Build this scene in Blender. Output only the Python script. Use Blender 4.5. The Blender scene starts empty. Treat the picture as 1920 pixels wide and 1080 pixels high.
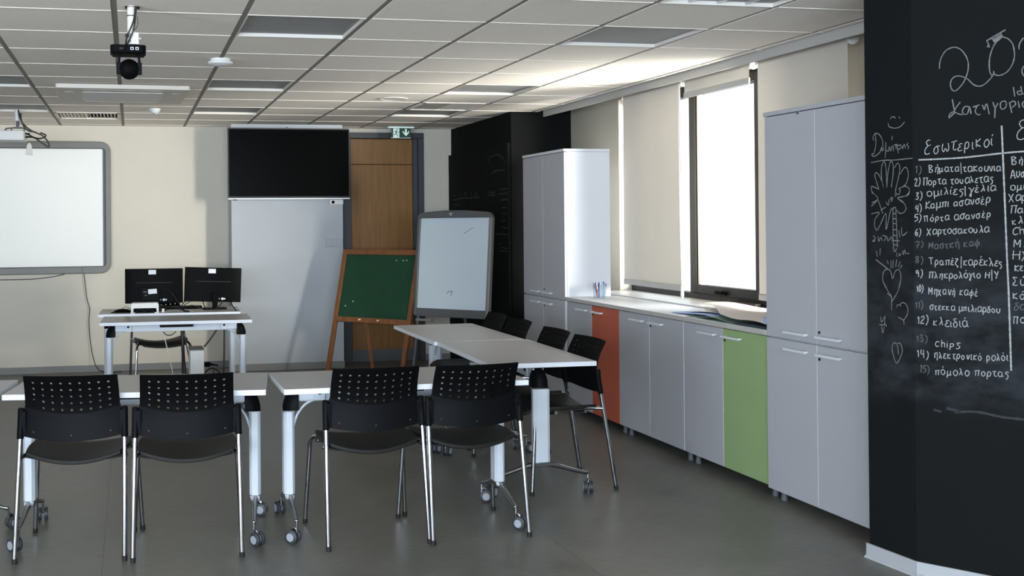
import bpy, bmesh, math, random
from mathutils import Vector, Matrix
random.seed(7)
PI = math.pi
R = math.radians
S = bpy.context.scene
COL = S.collection

# ------------------------------------------------------------------ camera, world, sun, window light, exposure
cam = bpy.data.cameras.new('camera'); cam_o = bpy.data.objects.new('camera', cam); COL.objects.link(cam_o)
cam.sensor_width = 36.0
cam.lens = 2100.55 / 1920 * 36.0
cam.shift_x = (960 - 698.13) / 1920
cam.shift_y = (403.63 - 540) / 1920
cam.clip_start = 0.05
cam_right = Vector((0.97752413, -0.21067068, -0.00802772))
cam_down = Vector((-0.00639526, 0.00842902, -0.99994402))
cam_fwd = Vector((0.21072655, 0.97752075, 0.00689228))
m = Matrix.Identity(4)
for i in range(3):
    m[i][0] = cam_right[i]; m[i][1] = -cam_down[i]; m[i][2] = -cam_fwd[i]
m[2][3] = 1.45
cam_o.matrix_world = m
S.camera = cam_o

world = bpy.data.worlds.new('sky'); S.world = world; world.use_nodes = True
bg = world.node_tree.nodes['Background']
bg.inputs[0].default_value = (0.86, 0.93, 1.0, 1); bg.inputs[1].default_value = 1.7

def window_light(name, loc, direction, sx, sy, power, color):
    l = bpy.data.lights.new(name, 'AREA'); l.shape = 'RECTANGLE'; l.size = sx; l.size_y = sy; l.energy = power; l.color = color
    o = bpy.data.objects.new(name, l); COL.objects.link(o)
    o.location = loc; o.rotation_euler = Vector(direction).to_track_quat('-Z', 'Z').to_euler()
    return o
window_light('daylight_side_window', (6.6, 7.05, 1.75), (-1, 0, 0), 5.0, 2.0, 110, (1.0, 0.96, 0.9))
pane_beam = window_light('added_beam_through_pane', (6.2, 3.4, 1.55), (-0.55, 0.83, 0.0), 2.4, 1.5, 530, (1.0, 0.945, 0.86))  # added lamp outside the open pane, aimed at the back wall; no facade exists
pane_beam.data.spread = R(110)
ground = window_light('daylight_bounced_off_ground', (4.75, 5.95, 0.55), (-0.50, 0.50, 0.55), 1.0, 1.0, 26, (1.0, 0.95, 0.86))
ground.data.spread = R(80)
window_light('daylight_rear_windows', (-1.3, -3.25, 1.6), (0, 1, 1.0), 6.4, 1.35, 880, (0.74, 0.87, 1.0))
window_light('added_left_light', (-5.3, 0.75, 1.6), (1, 0, 0.75), 5.4, 1.35, 330, (0.78, 0.87, 1.0))  # added lamp, brings cool light from the left onto the cabinet fronts

S.view_settings.view_transform = 'Standard'
S.view_settings.look = 'None'
S.view_settings.exposure = 0.40
S.view_settings.gamma = 1.0
S.view_settings.use_curve_mapping = False
S.cycles.use_denoising = True
S.cycles.sample_clamp_indirect = 6.0

# ------------------------------------------------------------------ materials
def lin(c):
    return tuple(((v / 255.0) / 12.92 if v / 255.0 <= 0.04045 else ((v / 255.0 + 0.055) / 1.055) ** 2.4) for v in c) + (1.0,)
MATS = {}
def mat(name, rgb, rough=0.5, metal=0.0, vary=0.0, scale=20.0, stretch=(1, 1, 1), bump=0.0, spec=0.5, detail=4.0, emit=0.0):
    m = bpy.data.materials.new(name); m.use_nodes = True
    nt = m.node_tree; b = nt.nodes['Principled BSDF']
    b.inputs['Roughness'].default_value = rough; b.inputs['Metallic'].default_value = metal
    b.inputs['Specular IOR Level'].default_value = spec
    c = lin(rgb)
    b.inputs['Base Color'].default_value = c
    if vary or bump:
        tc = nt.nodes.new('ShaderNodeTexCoord'); mp = nt.nodes.new('ShaderNodeMapping'); mp.inputs['Scale'].default_value = stretch
        nz = nt.nodes.new('ShaderNodeTexNoise'); nz.inputs['Scale'].default_value = scale; nz.inputs['Detail'].default_value = detail
        nt.links.new(tc.outputs['Object'], mp.inputs[0]); nt.links.new(mp.outputs[0], nz.inputs['Vector'])
        if vary:
            rp = nt.nodes.new('ShaderNodeValToRGB')
            rp.color_ramp.elements[0].position = 0.3; rp.color_ramp.elements[1].position = 0.7
            rp.color_ramp.elements[0].color = tuple(v * (1 - vary) for v in c[:3]) + (1,)
            rp.color_ramp.elements[1].color = tuple(min(1, v * (1 + vary)) for v in c[:3]) + (1,)
            nt.links.new(nz.outputs['Fac'], rp.inputs[0]); nt.links.new(rp.outputs[0], b.inputs['Base Color'])
        if bump:
            bp = nt.nodes.new('ShaderNodeBump'); bp.inputs['Strength'].default_value = bump; bp.inputs['Distance'].default_value = 0.01
            nt.links.new(nz.outputs['Fac'], bp.inputs['Height']); nt.links.new(bp.outputs[0], b.inputs['Normal'])
    if emit:
        b.inputs['Emission Color'].default_value = c; b.inputs['Emission Strength'].default_value = emit
    MATS[name] = m
    return m

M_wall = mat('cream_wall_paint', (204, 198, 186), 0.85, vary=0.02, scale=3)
M_pilaster = mat('white_pilaster_paint', (180, 184, 189), 0.8, vary=0.02, scale=3)
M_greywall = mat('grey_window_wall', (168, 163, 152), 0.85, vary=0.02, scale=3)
M_ceiling = mat('ceiling_tile', (249, 240, 229), 0.9, vary=0.03, scale=60, bump=0.05)
M_runner = mat('ceiling_runner_grey', (138, 131, 124), 0.7)
M_tbar = mat('ceiling_cross_bar_white', (216, 211, 203), 0.6)
M_void = mat('ceiling_void', (40, 38, 36), 0.9)
M_base = mat('grey_baseboard_vinyl', (126, 126, 124), 0.6)
M_basel = mat('pale_baseboard', (168, 172, 177), 0.55)
M_black = mat('far_blackboard_paint', (12, 13, 13), 0.9, spec=0.15, vary=0.2, scale=4)
M_topw = mat('white_laminate_top', (178, 176, 176), 0.38, vary=0.012, scale=4)
M_edge = mat('white_laminate_edge', (218, 221, 228), 0.45)
M_whitemetal = mat('white_powder_coated_metal', (200, 207, 216), 0.4)
M_chrome = mat('chrome', (160, 162, 166), 0.13, 1.0)
M_dchrome = mat('brushed_chrome', (152, 154, 158), 0.22, 1.0)
M_plastic = mat('black_plastic', (9, 9, 10), 0.6, vary=0.1, scale=90, spec=0.05)
M_plasticsat = mat('black_satin_plastic', (11, 12, 15), 0.5, spec=0.07)
M_seat = mat('black_seat_upholstery', (22, 20, 18), 0.55, vary=0.12, scale=120, spec=0.3)
M_rubber = mat('black_rubber', (18, 18, 18), 0.7)
M_wheel = mat('grey_caster_wheel', (48, 51, 56), 0.5)
M_hub = mat('caster_hub', (150, 156, 164), 0.4)
M_cab = mat('light_grey_laminate', (168, 169, 175), 0.5, vary=0.012, scale=5)
M_cabw = mat('white_cabinet_edge', (204, 207, 214), 0.45)
M_orange = mat('orange_laminate', (178, 86, 62), 0.5, vary=0.02, scale=6)
M_green = mat('green_laminate', (140, 164, 116), 0.5, vary=0.02, scale=6)
M_handle = mat('pale_aluminium_handle', (220, 224, 230), 0.35, 0.2)
M_lock = mat('dark_lock', (30, 32, 36), 0.4, 0.5)
M_foot = mat('grey_plastic_foot', (84, 86, 92), 0.5)
M_frame = mat('dark_window_frame', (26, 26, 28), 0.45, spec=0.3)
M_sill = mat('grey_marble_sill', (188, 188, 188), 0.35, vary=0.08, scale=8)
M_pelmet = mat('pelmet_board', (176, 174, 170), 0.6)
M_doorframe = mat('slate_grey_door_frame', (62, 64, 70), 0.5)
M_kick = mat('grey_kick_plate', (92, 96, 100), 0.45)
M_tv = mat('black_tv_screen', (6, 7, 7), 0.25, spec=0.03)
M_tvb = mat('black_tv_bezel', (14, 14, 15), 0.45)
M_silver = mat('silver_trim', (190, 192, 194), 0.35, 0.6)
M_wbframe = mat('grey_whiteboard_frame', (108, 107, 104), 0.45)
M_wbframed = mat('dark_grey_whiteboard_frame', (76, 77, 78), 0.5)
M_wboard = mat('whiteboard_surface', (226, 226, 222), 0.4)
M_flipboard = mat('flipchart_whiteboard', (176, 187, 195), 0.4, vary=0.015, scale=3)
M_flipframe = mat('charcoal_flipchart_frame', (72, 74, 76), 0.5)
M_wood = mat('varnished_pine', (124, 78, 44), 0.5, vary=0.22, scale=6, stretch=(8, 8, 1))
M_greenboard = mat('green_felt_board', (17, 62, 38), 0.9, vary=0.06, scale=8)
M_white = mat('white_plastic', (222, 222, 220), 0.5)
M_whitew = mat('warm_white_plastic', (214, 208, 198), 0.55)
M_paper = mat('white_paper', (226, 226, 226), 0.8)
M_papers = mat('cream_paper', (216, 206, 200), 0.8, vary=0.03, scale=30)
M_blue = mat('pale_blue_paper', (150, 170, 215), 0.7)
M_navy = mat('dark_navy_folder', (40, 46, 62), 0.6)
M_greenfold = mat('grey_green_card', (112, 136, 126), 0.7)
M_cable = mat('black_cable', (14, 14, 15), 0.5)
M_gcable = mat('grey_cable', (120, 118, 112), 0.6)
M_diff = mat('luminaire_diffuser_grey', (156, 155, 154), 0.6)
M_grille = mat('grille_dark', (70, 68, 66), 0.7)
M_exitg = mat('exit_sign_green', (4, 58, 46), 0.4, emit=0.05)
M_exitw = mat('exit_sign_white', (200, 220, 216), 0.4, emit=0.28)
M_label = mat('white_sticker', (214, 216, 222), 0.6)
M_monitor = mat('black_monitor_plastic', (9, 9, 10), 0.45, spec=0.04)
M_chalk = mat('white_chalk', (112, 114, 114), 0.95, vary=0.35, scale=260)
M_chalkfaint = mat('faint_chalk', (46, 49, 52), 0.95, vary=0.35, scale=200)
M_chalkbold = mat('bold_chalk', (150, 152, 153), 0.95, vary=0.25, scale=260)
M_chalkdim = mat('old_dim_chalk', (58, 60, 60), 0.95)
M_plate = mat('pale_grey_plate', (172, 176, 181), 0.5)
M_chalkmid = mat('rubbed_chalk', (84, 87, 89), 0.95, vary=0.35, scale=220)
M_pen_b = mat('blue_pen', (50, 90, 170), 0.4)
M_pen_o = mat('orange_pen', (230, 120, 60), 0.4)
M_peg = mat('ivory_peg', (224, 214, 190), 0.4)
M_brown = mat('brown_leather', (60, 44, 34), 0.6)

# wood door: vertical grain
def door_wood():
    m = bpy.data.materials.new('oak_veneer'); m.use_nodes = True; nt = m.node_tree; b = nt.nodes['Principled BSDF']
    tc = nt.nodes.new('ShaderNodeTexCoord'); mp = nt.nodes.new('ShaderNodeMapping'); mp.inputs['Scale'].default_value = (14, 14, 0.9)
    nz = nt.nodes.new('ShaderNodeTexNoise'); nz.inputs['Scale'].default_value = 2.2; nz.inputs['Detail'].default_value = 7; nz.inputs['Distortion'].default_value = 0.8
    rp = nt.nodes.new('ShaderNodeValToRGB')
    rp.color_ramp.elements[0].position = 0.25; rp.color_ramp.elements[0].color = lin((124, 84, 38))
    rp.color_ramp.elements[1].position = 0.8; rp.color_ramp.elements[1].color = lin((152, 107, 52))
    nt.links.new(tc.outputs['Object'], mp.inputs[0]); nt.links.new(mp.outputs[0], nz.inputs['Vector'])
    nt.links.new(nz.outputs['Fac'], rp.inputs[0]); nt.links.new(rp.outputs[0], b.inputs['Base Color'])
    b.inputs['Roughness'].default_value = 0.5
    return m
M_door = door_wood()

# grey linoleum: cloudy mottling, fine streaks across the room and sheet seams along it
def floor_mat():
    m = bpy.data.materials.new('grey_linoleum'); m.use_nodes = True; nt = m.node_tree; b = nt.nodes['Principled BSDF']
    tc = nt.nodes.new('ShaderNodeTexCoord')
    def noise(scale, stretch, detail):
        mp = nt.nodes.new('ShaderNodeMapping'); mp.inputs['Scale'].default_value = stretch
        nz = nt.nodes.new('ShaderNodeTexNoise'); nz.inputs['Scale'].default_value = scale; nz.inputs['Detail'].default_value = detail
        nt.links.new(tc.outputs['Object'], mp.inputs[0]); nt.links.new(mp.outputs[0], nz.inputs['Vector']); return nz
    n1 = noise(3.0, (1, 1, 1), 5); n2 = noise(10.0, (1.2, 9, 1), 4)
    mx = nt.nodes.new('ShaderNodeMix'); mx.data_type = 'FLOAT'; mx.inputs[0].default_value = 0.5
    nt.links.new(n1.outputs['Fac'], mx.inputs[2]); nt.links.new(n2.outputs['Fac'], mx.inputs[3])
    rp = nt.nodes.new('ShaderNodeValToRGB')
    rp.color_ramp.elements[0].position = 0.3; rp.color_ramp.elements[0].color = lin((86, 84, 80))
    rp.color_ramp.elements[1].position = 0.7; rp.color_ramp.elements[1].color = lin((124, 122, 116))
    nt.links.new(mx.outputs[0], rp.inputs[0])
    sx = nt.nodes.new('ShaderNodeSeparateXYZ'); nt.links.new(tc.outputs['Object'], sx.inputs[0])
    ad = nt.nodes.new('ShaderNodeMath'); ad.operation = 'ADD'; ad.inputs[1].default_value = 40.13
    md = nt.nodes.new('ShaderNodeMath'); md.operation = 'MODULO'; md.inputs[1].default_value = 2.0
    lt = nt.nodes.new('ShaderNodeMath'); lt.operation = 'LESS_THAN'; lt.inputs[1].default_value = 0.004
    nt.links.new(sx.outputs[0], ad.inputs[0]); nt.links.new(ad.outputs[0], md.inputs[0]); nt.links.new(md.outputs[0], lt.inputs[0])
    m2 = nt.nodes.new('ShaderNodeMix'); m2.data_type = 'RGBA'; m2.inputs[7].default_value = lin((78, 77, 75))
    nt.links.new(lt.outputs[0], m2.inputs[0]); nt.links.new(rp.outputs[0], m2.inputs[6])
    nt.links.new(m2.outputs[2], b.inputs['Base Color'])
    rr = nt.nodes.new('ShaderNodeMapRange'); rr.inputs[3].default_value = 0.3; rr.inputs[4].default_value = 0.48
    nt.links.new(n1.outputs['Fac'], rr.inputs[0]); nt.links.new(rr.outputs[0], b.inputs['Roughness'])
    b.inputs['Specular IOR Level'].default_value = 0.45
    return m
M_floor = floor_mat()

# foreground blackboard paint with patches of rubbed chalk dust between 0.6 and 1.5 m
def slate_mat():
    m = bpy.data.materials.new('blackboard_paint'); m.use_nodes = True; nt = m.node_tree; b = nt.nodes['Principled BSDF']
    tc = nt.nodes.new('ShaderNodeTexCoord')
    mp = nt.nodes.new('ShaderNodeMapping'); mp.inputs['Scale'].default_value = (2.5, 2.5, 4.5)
    nz = nt.nodes.new('ShaderNodeTexNoise'); nz.inputs['Scale'].default_value = 2.2; nz.inputs['Detail'].default_value = 6; nz.inputs['Roughness'].default_value = 0.65
    nt.links.new(tc.outputs['Object'], mp.inputs[0]); nt.links.new(mp.outputs[0], nz.inputs['Vector'])
    sx = nt.nodes.new('ShaderNodeSeparateXYZ'); nt.links.new(tc.outputs['Object'], sx.inputs[0])
    r1 = nt.nodes.new('ShaderNodeMapRange'); r1.inputs[1].default_value = 0.64; r1.inputs[2].default_value = 0.78; r1.interpolation_type = 'SMOOTHSTEP'
    r2 = nt.nodes.new('ShaderNodeMapRange'); r2.inputs[1].default_value = 1.6; r2.inputs[2].default_value = 1.0; r2.interpolation_type = 'SMOOTHSTEP'
    nt.links.new(sx.outputs[2], r1.inputs[0]); nt.links.new(sx.outputs[2], r2.inputs[0])
    mu = nt.nodes.new('ShaderNodeMath'); mu.operation = 'MULTIPLY'; nt.links.new(r1.outputs[0], mu.inputs[0]); nt.links.new(r2.outputs[0], mu.inputs[1])
    rn = nt.nodes.new('ShaderNodeMapRange'); rn.inputs[1].default_value = 0.36; rn.inputs[2].default_value = 0.72
    nt.links.new(nz.outputs['Fac'], rn.inputs[0])
    mu2 = nt.nodes.new('ShaderNodeMath'); mu2.operation = 'MULTIPLY'; nt.links.new(mu.outputs[0], mu2.inputs[0]); nt.links.new(rn.outputs[0], mu2.inputs[1])
    mx = nt.nodes.new('ShaderNodeMix'); mx.data_type = 'RGBA'; mx.inputs[6].default_value = lin((21, 23, 24)); mx.inputs[7].default_value = lin((50, 53, 58))
    nt.links.new(mu2.outputs[0], mx.inputs[0]); nt.links.new(mx.outputs[2], b.inputs['Base Color'])
    b.inputs['Roughness'].default_value = 0.9; b.inputs['Specular IOR Level'].default_value = 0.1
    return m
M_slate = slate_mat()

def fabric(name, rgb, trans):
    m = bpy.data.materials.new(name); m.use_nodes = True; nt = m.node_tree
    nt.nodes.remove(nt.nodes['Principled BSDF']); out = nt.nodes['Material Output']
    d = nt.nodes.new('ShaderNodeBsdfDiffuse'); t = nt.nodes.new('ShaderNodeBsdfTranslucent'); mx = nt.nodes.new('ShaderNodeMixShader')
    tc = nt.nodes.new('ShaderNodeTexCoord'); nz = nt.nodes.new('ShaderNodeTexNoise'); nz.inputs['Scale'].default_value = 260
    rp = nt.nodes.new('ShaderNodeValToRGB'); c = lin(rgb)
    rp.color_ramp.elements[0].color = tuple(v * 0.93 for v in c[:3]) + (1,); rp.color_ramp.elements[1].color = c
    nt.links.new(tc.outputs['Object'], nz.inputs['Vector']); nt.links.new(nz.outputs['Fac'], rp.inputs[0])
    nt.links.new(rp.outputs[0], d.inputs[0]); nt.links.new(rp.outputs[0], t.inputs[0])
    mx.inputs[0].default_value = trans
    nt.links.new(d.outputs[0], mx.inputs[1]); nt.links.new(t.outputs[0], mx.inputs[2]); nt.links.new(mx.outputs[0], out.inputs[0])
    return m
M_blind = fabric('beige_blind_fabric', (204, 197, 187), 0.05)

def glass(name, tint, gloss=0.08):
    m = bpy.data.materials.new(name); m.use_nodes = True; nt = m.node_tree
    nt.nodes.remove(nt.nodes['Principled BSDF']); out = nt.nodes['Material Output']
    tr = nt.nodes.new('ShaderNodeBsdfTransparent'); tr.inputs[0].default_value = tint
    gl = nt.nodes.new('ShaderNodeBsdfGlossy'); gl.inputs['Roughness'].default_value = 0.02
    mx = nt.nodes.new('ShaderNodeMixShader'); mx.inputs[0].default_value = gloss
    nt.links.new(tr.outputs[0], mx.inputs[1]); nt.links.new(gl.outputs[0], mx.inputs[2]); nt.links.new(mx.outputs[0], out.inputs[0])
    return m
M_glass = glass('window_glass', (0.96, 0.98, 0.98, 1))
M_clear = glass('clear_plastic', (0.88, 0.92, 0.96, 1), 0.14)

# ------------------------------------------------------------------ mesh helpers
def new(): return bmesh.new()
def box(bm, x0, x1, y0, y1, z0, z1, M=None):
    v = [bm.verts.new(M @ Vector(p) if M else p) for p in ((x0,y0,z0),(x1,y0,z0),(x1,y1,z0),(x0,y1,z0),(x0,y0,z1),(x1,y0,z1),(x1,y1,z1),(x0,y1,z1))]
    for f in ((3,2,1,0),(4,5,6,7),(0,1,5,4),(1,2,6,5),(2,3,7,6),(3,0,4,7)): bm.faces.new([v[i] for i in f])
    return bm
def tube(bm, pts, r, n=10, caps=True):
    pts = [Vector(p) for p in pts]; rings = []
    rr = r if isinstance(r, (list, tuple)) else [r] * len(pts)
    t0 = (pts[1] - pts[0]).normalized()
    up = Vector((0, 0, 1)) if abs(t0.z) < 0.9 else Vector((0, 1, 0))
    nrm = t0.cross(up).normalized()
    for i, p in enumerate(pts):
        t = ((pts[i] - pts[i-1]).normalized() if i else Vector()) + ((pts[i+1] - pts[i]).normalized() if i < len(pts) - 1 else Vector())
        t.normalize(); nrm = (nrm - t * nrm.dot(t)).normalized(); b = t.cross(nrm)
        rings.append([bm.verts.new(p + (nrm * math.cos(a) + b * math.sin(a)) * rr[i]) for a in [2 * PI * k / n for k in range(n)]])
    for a, b in zip(rings, rings[1:]):
        for k in range(n): bm.faces.new((a[k], a[(k+1) % n], b[(k+1) % n], b[k]))
    if caps:
        bm.faces.new(list(reversed(rings[0]))); bm.faces.new(rings[-1])
    return bm
def smooth(pts, k=6):
    P = [Vector(p) for p in pts]
    if len(P) < 3: return P
    out = []
    for i in range(len(P) - 1):
        p0 = P[max(i-1, 0)]; p1 = P[i]; p2 = P[i+1]; p3 = P[min(i+2, len(P)-1)]
        for j in range(k):
            t = j / k
            out.append(0.5 * ((2*p1) + (p2-p0)*t + (2*p0-5*p1+4*p2-p3)*t*t + (3*p1-p0-3*p2+p3)*t**3))
    out.append(P[-1]); return out
def lathe(bm, prof, c=(0,0,0), axis='Z', n=20):
    c = Vector(c); rings = []
    for r, h in prof:
        ring = []
        for k in range(n):
            a = 2 * PI * k / n; u, v = r * math.cos(a), r * math.sin(a)
            ring.append(bm.verts.new(c + (Vector((u, v, h)) if axis == 'Z' else Vector((h, u, v)) if axis == 'X' else Vector((v, h, u)))))
        rings.append(ring)
    for a, b in zip(rings, rings[1:]):
        for k in range(n): bm.faces.new((a[k], a[(k+1) % n], b[(k+1) % n], b[k]))
    if prof[0][0] > 1e-5: bm.faces.new(list(reversed(rings[0])))
    if prof[-1][0] > 1e-5: bm.faces.new(rings[-1])
    return bm
def prism(bm, poly, o, eu, ev, ew, depth):
    o = Vector(o); eu = Vector(eu); ev = Vector(ev); ew = Vector(ew)
    a = [bm.verts.new(o + eu*x + ev*y) for x, y in poly]; b = [bm.verts.new(o + eu*x + ev*y + ew*depth) for x, y in poly]
    n = len(poly); bm.faces.new(list(reversed(a))); bm.faces.new(b)
    for k in range(n): bm.faces.new((a[k], a[(k+1) % n], b[(k+1) % n], b[k]))
    return bm
def shell(bm, f, nu, nv, off):
    g = []
    for s in (0, 1):
        g.append([[bm.verts.new(Vector(f(i/nu, j/nv)) + (Vector(off) if s else Vector())) for j in range(nv+1)] for i in range(nu+1)])
    for i in range(nu):
        for j in range(nv):
            bm.faces.new((g[0][i][j], g[0][i+1][j], g[0][i+1][j+1], g[0][i][j+1]))
            bm.faces.new((g[1][i][j], g[1][i][j+1], g[1][i+1][j+1], g[1][i+1][j]))
    for i in range(nu):
        for j in (0, nv): bm.faces.new((g[0][i][j], g[0][i+1][j], g[1][i+1][j], g[1][i][j]))
    for j in range(nv):
        for i in (0, nu): bm.faces.new((g[0][i][j], g[0][i][j+1], g[1][i][j+1], g[1][i][j]))
    return bm
def sheet(bm, f, nu, nv):
    g = [[bm.verts.new(f(i/nu, j/nv)) for j in range(nv+1)] for i in range(nu+1)]
    for i in range(nu):
        for j in range(nv): bm.faces.new((g[i][j], g[i+1][j], g[i+1][j+1], g[i][j+1]))
    return bm
def obj(name, bm, material, parent=None, bevel=0.0, smoothed=True, seg=2):
    bmesh.ops.recalc_face_normals(bm, faces=bm.faces)
    me = bpy.data.meshes.new(name); bm.to_mesh(me); bm.free()
    for mt in (material if isinstance(material, (list, tuple)) else [material]): me.materials.append(mt)
    if smoothed:
        me.shade_smooth(); me.set_sharp_from_angle(angle=math.radians(38))
    o = bpy.data.objects.new(name, me); COL.objects.link(o)
    if parent: o.parent = parent
    if bevel:
        b = o.modifiers.new('edge', 'BEVEL'); b.width = bevel; b.segments = seg; b.limit_method = 'ANGLE'; b.angle_limit = math.radians(40)
    return o
def tag(o, label, cat, group=None):
    o['label'] = label; o['category'] = cat
    if group: o['group'] = group
    return o
def thing(name, label, cat, loc=(0,0,0), rotz=0.0, group=None):
    o = bpy.data.objects.new(name, None); COL.objects.link(o)
    o.location = loc; o.rotation_euler = (0, 0, rotz); o.empty_display_size = 0.1
    return tag(o, label, cat, group)
def struct(name, bm, material, parent=None, bevel=0.0, smoothed=True):
    o = obj(name, bm, material, parent, bevel, smoothed)
    if not parent: o['kind'] = 'structure'
    return o
def dup(root, loc, rotz, label, group=None):
    def cp(o, parent):
        c = o.copy(); COL.objects.link(c)
        if parent: c.parent = parent
        for ch in list(o.children): cp(ch, c)
        return c
    r = cp(root, None); r.location = loc; r.rotation_euler = (0, 0, rotz); r['label'] = label
    if group: r['group'] = group
    return r
R = math.radians

# ------------------------------------------------------------------ the room
HC = 2.437                                   # ceiling height
GX, GY, GP = -0.0693, 5.2795, 0.6            # ceiling grid origin and pitch
XW = 3.90                                    # window wall
YB = 11.45                                   # back wall
CX0, CX1 = -5.0, 3.585                       # ceiling extent

bm = new(); box(bm, -5.2, 4.0, -3.2, YB + 0.2, -0.1, 0.0)
struct('floor', bm, M_floor, smoothed=False)

bm = new(); box(bm, -5.0, 0.970, YB, YB + 0.15, 0, HC + 0.1); box(bm, 2.06, 2.155, YB, YB + 0.15, 0, HC + 0.1)
box(bm, 2.155, 3.03, YB, YB + 0.15, 2.395, HC + 0.1); box(bm, 3.03, XW, YB, YB + 0.15, 0, HC + 0.1); box(bm, 0.970, 2.06, YB, YB + 0.15, 0, HC + 0.1)
struct('wall_back', bm, M_wall, smoothed=False)
bm = new(); box(bm, 0.970, 2.086, 11.08, YB, 0, HC + 0.05)
struct('wall_pilaster', bm, M_pilaster, smoothed=False)
bm = new(); box(bm, -5.15, -5.0, -3.2, -1.95, 0, HC + 0.1); box(bm, -5.15, -5.0, 3.45, YB + 0.15, 0, HC + 0.1)
box(bm, -5.15, -5.0, -1.95, 3.45, 0, 0.9); box(bm, -5.15, -5.0, -1.95, 3.45, 2.28, HC + 0.1)
struct('wall_left', bm, M_wall, smoothed=False)
# rear wall behind the photographer, with the room's other windows
bm = new()
box(bm, -5.0, 4.0, -3.1, -2.95, 0, 0.9); box(bm, -5.0, 4.0, -3.1, -2.95, 2.28, HC + 0.1)
box(bm, -5.0, -4.5, -3.1, -2.95, 0.9, 2.28); box(bm, 1.9, 4.0, -3.1, -2.95, 0.9, 2.28)
struct('wall_rear', bm, M_wall, smoothed=False)
bm = new()
for k in range(6):
    x = -4.5 + k * 6.4 / 5; box(bm, x - 0.03, x + 0.03, -3.06, -3.0, 0.9, 2.28)
box(bm, -4.5, 1.9, -3.06, -3.0, 0.9, 0.96); box(bm, -4.5, 1.9, -3.06, -3.0, 2.22, 2.28)
w3 = struct('window_3', bm, M_frame, bevel=0.003)
bm = new()
for k in range(5): y = -1.95 + k * 5.4 / 4; box(bm, -5.1, -5.04, y - 0.03, y + 0.03, 0.9, 2.28)
box(bm, -5.1, -5.04, -1.95, 3.45, 0.9, 0.96); box(bm, -5.1, -5.04, -1.95, 3.45, 2.22, 2.28)
struct('added_window_left', bm, M_frame, bevel=0.003)  # invented window out of view, added for the lamp on the left
# window wall with its wide opening
WY0, WY1, WZ0, WZ1 = 5.55, 8.515, 0.862, 2.437
bm = new()
box(bm, XW, XW + 0.16, 2.6, WY0, 0, HC + 0.1); box(bm, XW, XW + 0.16, WY1, YB, 0, HC + 0.1)
box(bm, XW, XW + 0.16, WY0, WY1, 0, WZ0); box(bm, XW, XW + 0.16, WY0, WY1, WZ1, HC + 0.1)
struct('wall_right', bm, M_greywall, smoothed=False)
# blackboard column at the far end of the window wall
bm = new(); box(bm, 3.33, XW, 9.53, YB, 0, HC + 0.05); box(bm, 3.30, 3.33, 9.545, YB, 0, 2.158)
far_col = struct('wall_column_far', bm, M_black, smoothed=False)
# blackboard column in the foreground: a return along the room, then a long slanted face
A0, A1 = Vector((3.087, 4.257, 0)), Vector((3.11, 3.99, 0))
dA = (A1 - A0).normalized(); dB = Vector((0.5489, -0.8359, 0)).normalized()
nA = Vector((dA.y, -dA.x, 0)); nB = Vector((dB.y, -dB.x, 0))
A2 = A1 + dB * 1.9
bm = new(); prism(bm, [(A0.x, A0.y), (A1.x, A1.y), (A2.x, A2.y), (XW + 0.3, A2.y), (XW + 0.3, A0.y)], (0,0,0), (1,0,0), (0,1,0), (0,0,1), HC + 0.05)
near_col = struct('wall_column_near', bm, M_slate, smoothed=False)
bm = new(); box(bm, A2.x - 0.05, A2.x + 0.15, -3.1, A2.y, 0, HC + 0.1)
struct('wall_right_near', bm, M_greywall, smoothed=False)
# baseboards
bm = new(); box(bm, -5.0, 0.970, YB - 0.012, YB, 0, 0.064); struct('baseboard_back', bm, M_base)
bm = new(); box(bm, 0.962, 2.092, 11.07, 11.08, 0, 0.066); box(bm, 0.960, 0.970, 11.07, YB - 0.012, 0, 0.066); struct('baseboard_pilaster', bm, M_base)
bm = new(); box(bm, 3.03, 3.30, YB - 0.012, YB, 0, 0.064); struct('baseboard_corner', bm, M_base)
bm = new()
prof = [(0, 0), (0.020, 0), (0.017, 0.006), (0.008, 0.012), (0.008, 0.060), (0, 0.060)]
for o, d, n, L in ((A0 - dA*0.012, dA, nA, (A1 - A0).length + 0.012), (A1, dB, nB, 1.9)):
    prism(bm, prof, o, n, (0,0,1), d, L)
struct('baseboard_column', bm, M_basel, smoothed=False)

# suspended ceiling: tiles between dark recessed runners (along the room) and white cross bars
LUM = {(-2, 4): 0, (-2, 7): 0, (1, 0): 0, (1, 4): 0, (1, 7): 0, (4, -2): 1, (4, 0): 0, (4, 4): 0, (4, 7): 0, (-2, 0): 0, (1, -3): 1}
GRILLES = {(4, 6), (-1, 8)}
bm = new(); rn = new(); cb = new()
c0, c1, r0, r1 = -9, 6, -14, 10
for c in range(c0, c1 + 1):
    xa = max(GX + GP*c + 0.014, CX0); xb = min(GX + GP*(c+1) - 0.014, CX1)
    for r in range(r0, r1 + 1):
        ya = max(GY + GP*r, -3.0); yb = min(GY + GP*(r+1), YB)
        if yb <= ya or xb <= xa or (c, r) in LUM or (c, r) in GRILLES: continue
        box(bm, xa, xb, ya, yb, HC, HC + 0.015)
    x = GX + GP*c
    box(rn, x - 0.0138, x + 0.0138, -3.0, YB, HC + 0.002, HC + 0.014)
    for r in range(r0, r1 + 2):
        y = GY + GP*r
        if y > YB or xb <= xa: continue
        box(cb, xa, xb, y - 0.004, y + 0.004, HC - 0.003, HC + 0.002)
ceil_o = struct('ceiling', bm, M_ceiling, smoothed=False)
struct('ceiling_runner', rn, M_runner, ceil_o, smoothed=False)
struct('ceiling_cross_bar', cb, M_tbar, ceil_o, smoothed=False)
bm = new(); box(bm, -5.2, 4.3, -3.2, YB + 0.2, HC + 0.09, HC + 0.2); struct('ceiling_slab', bm, M_void, smoothed=False)
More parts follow.
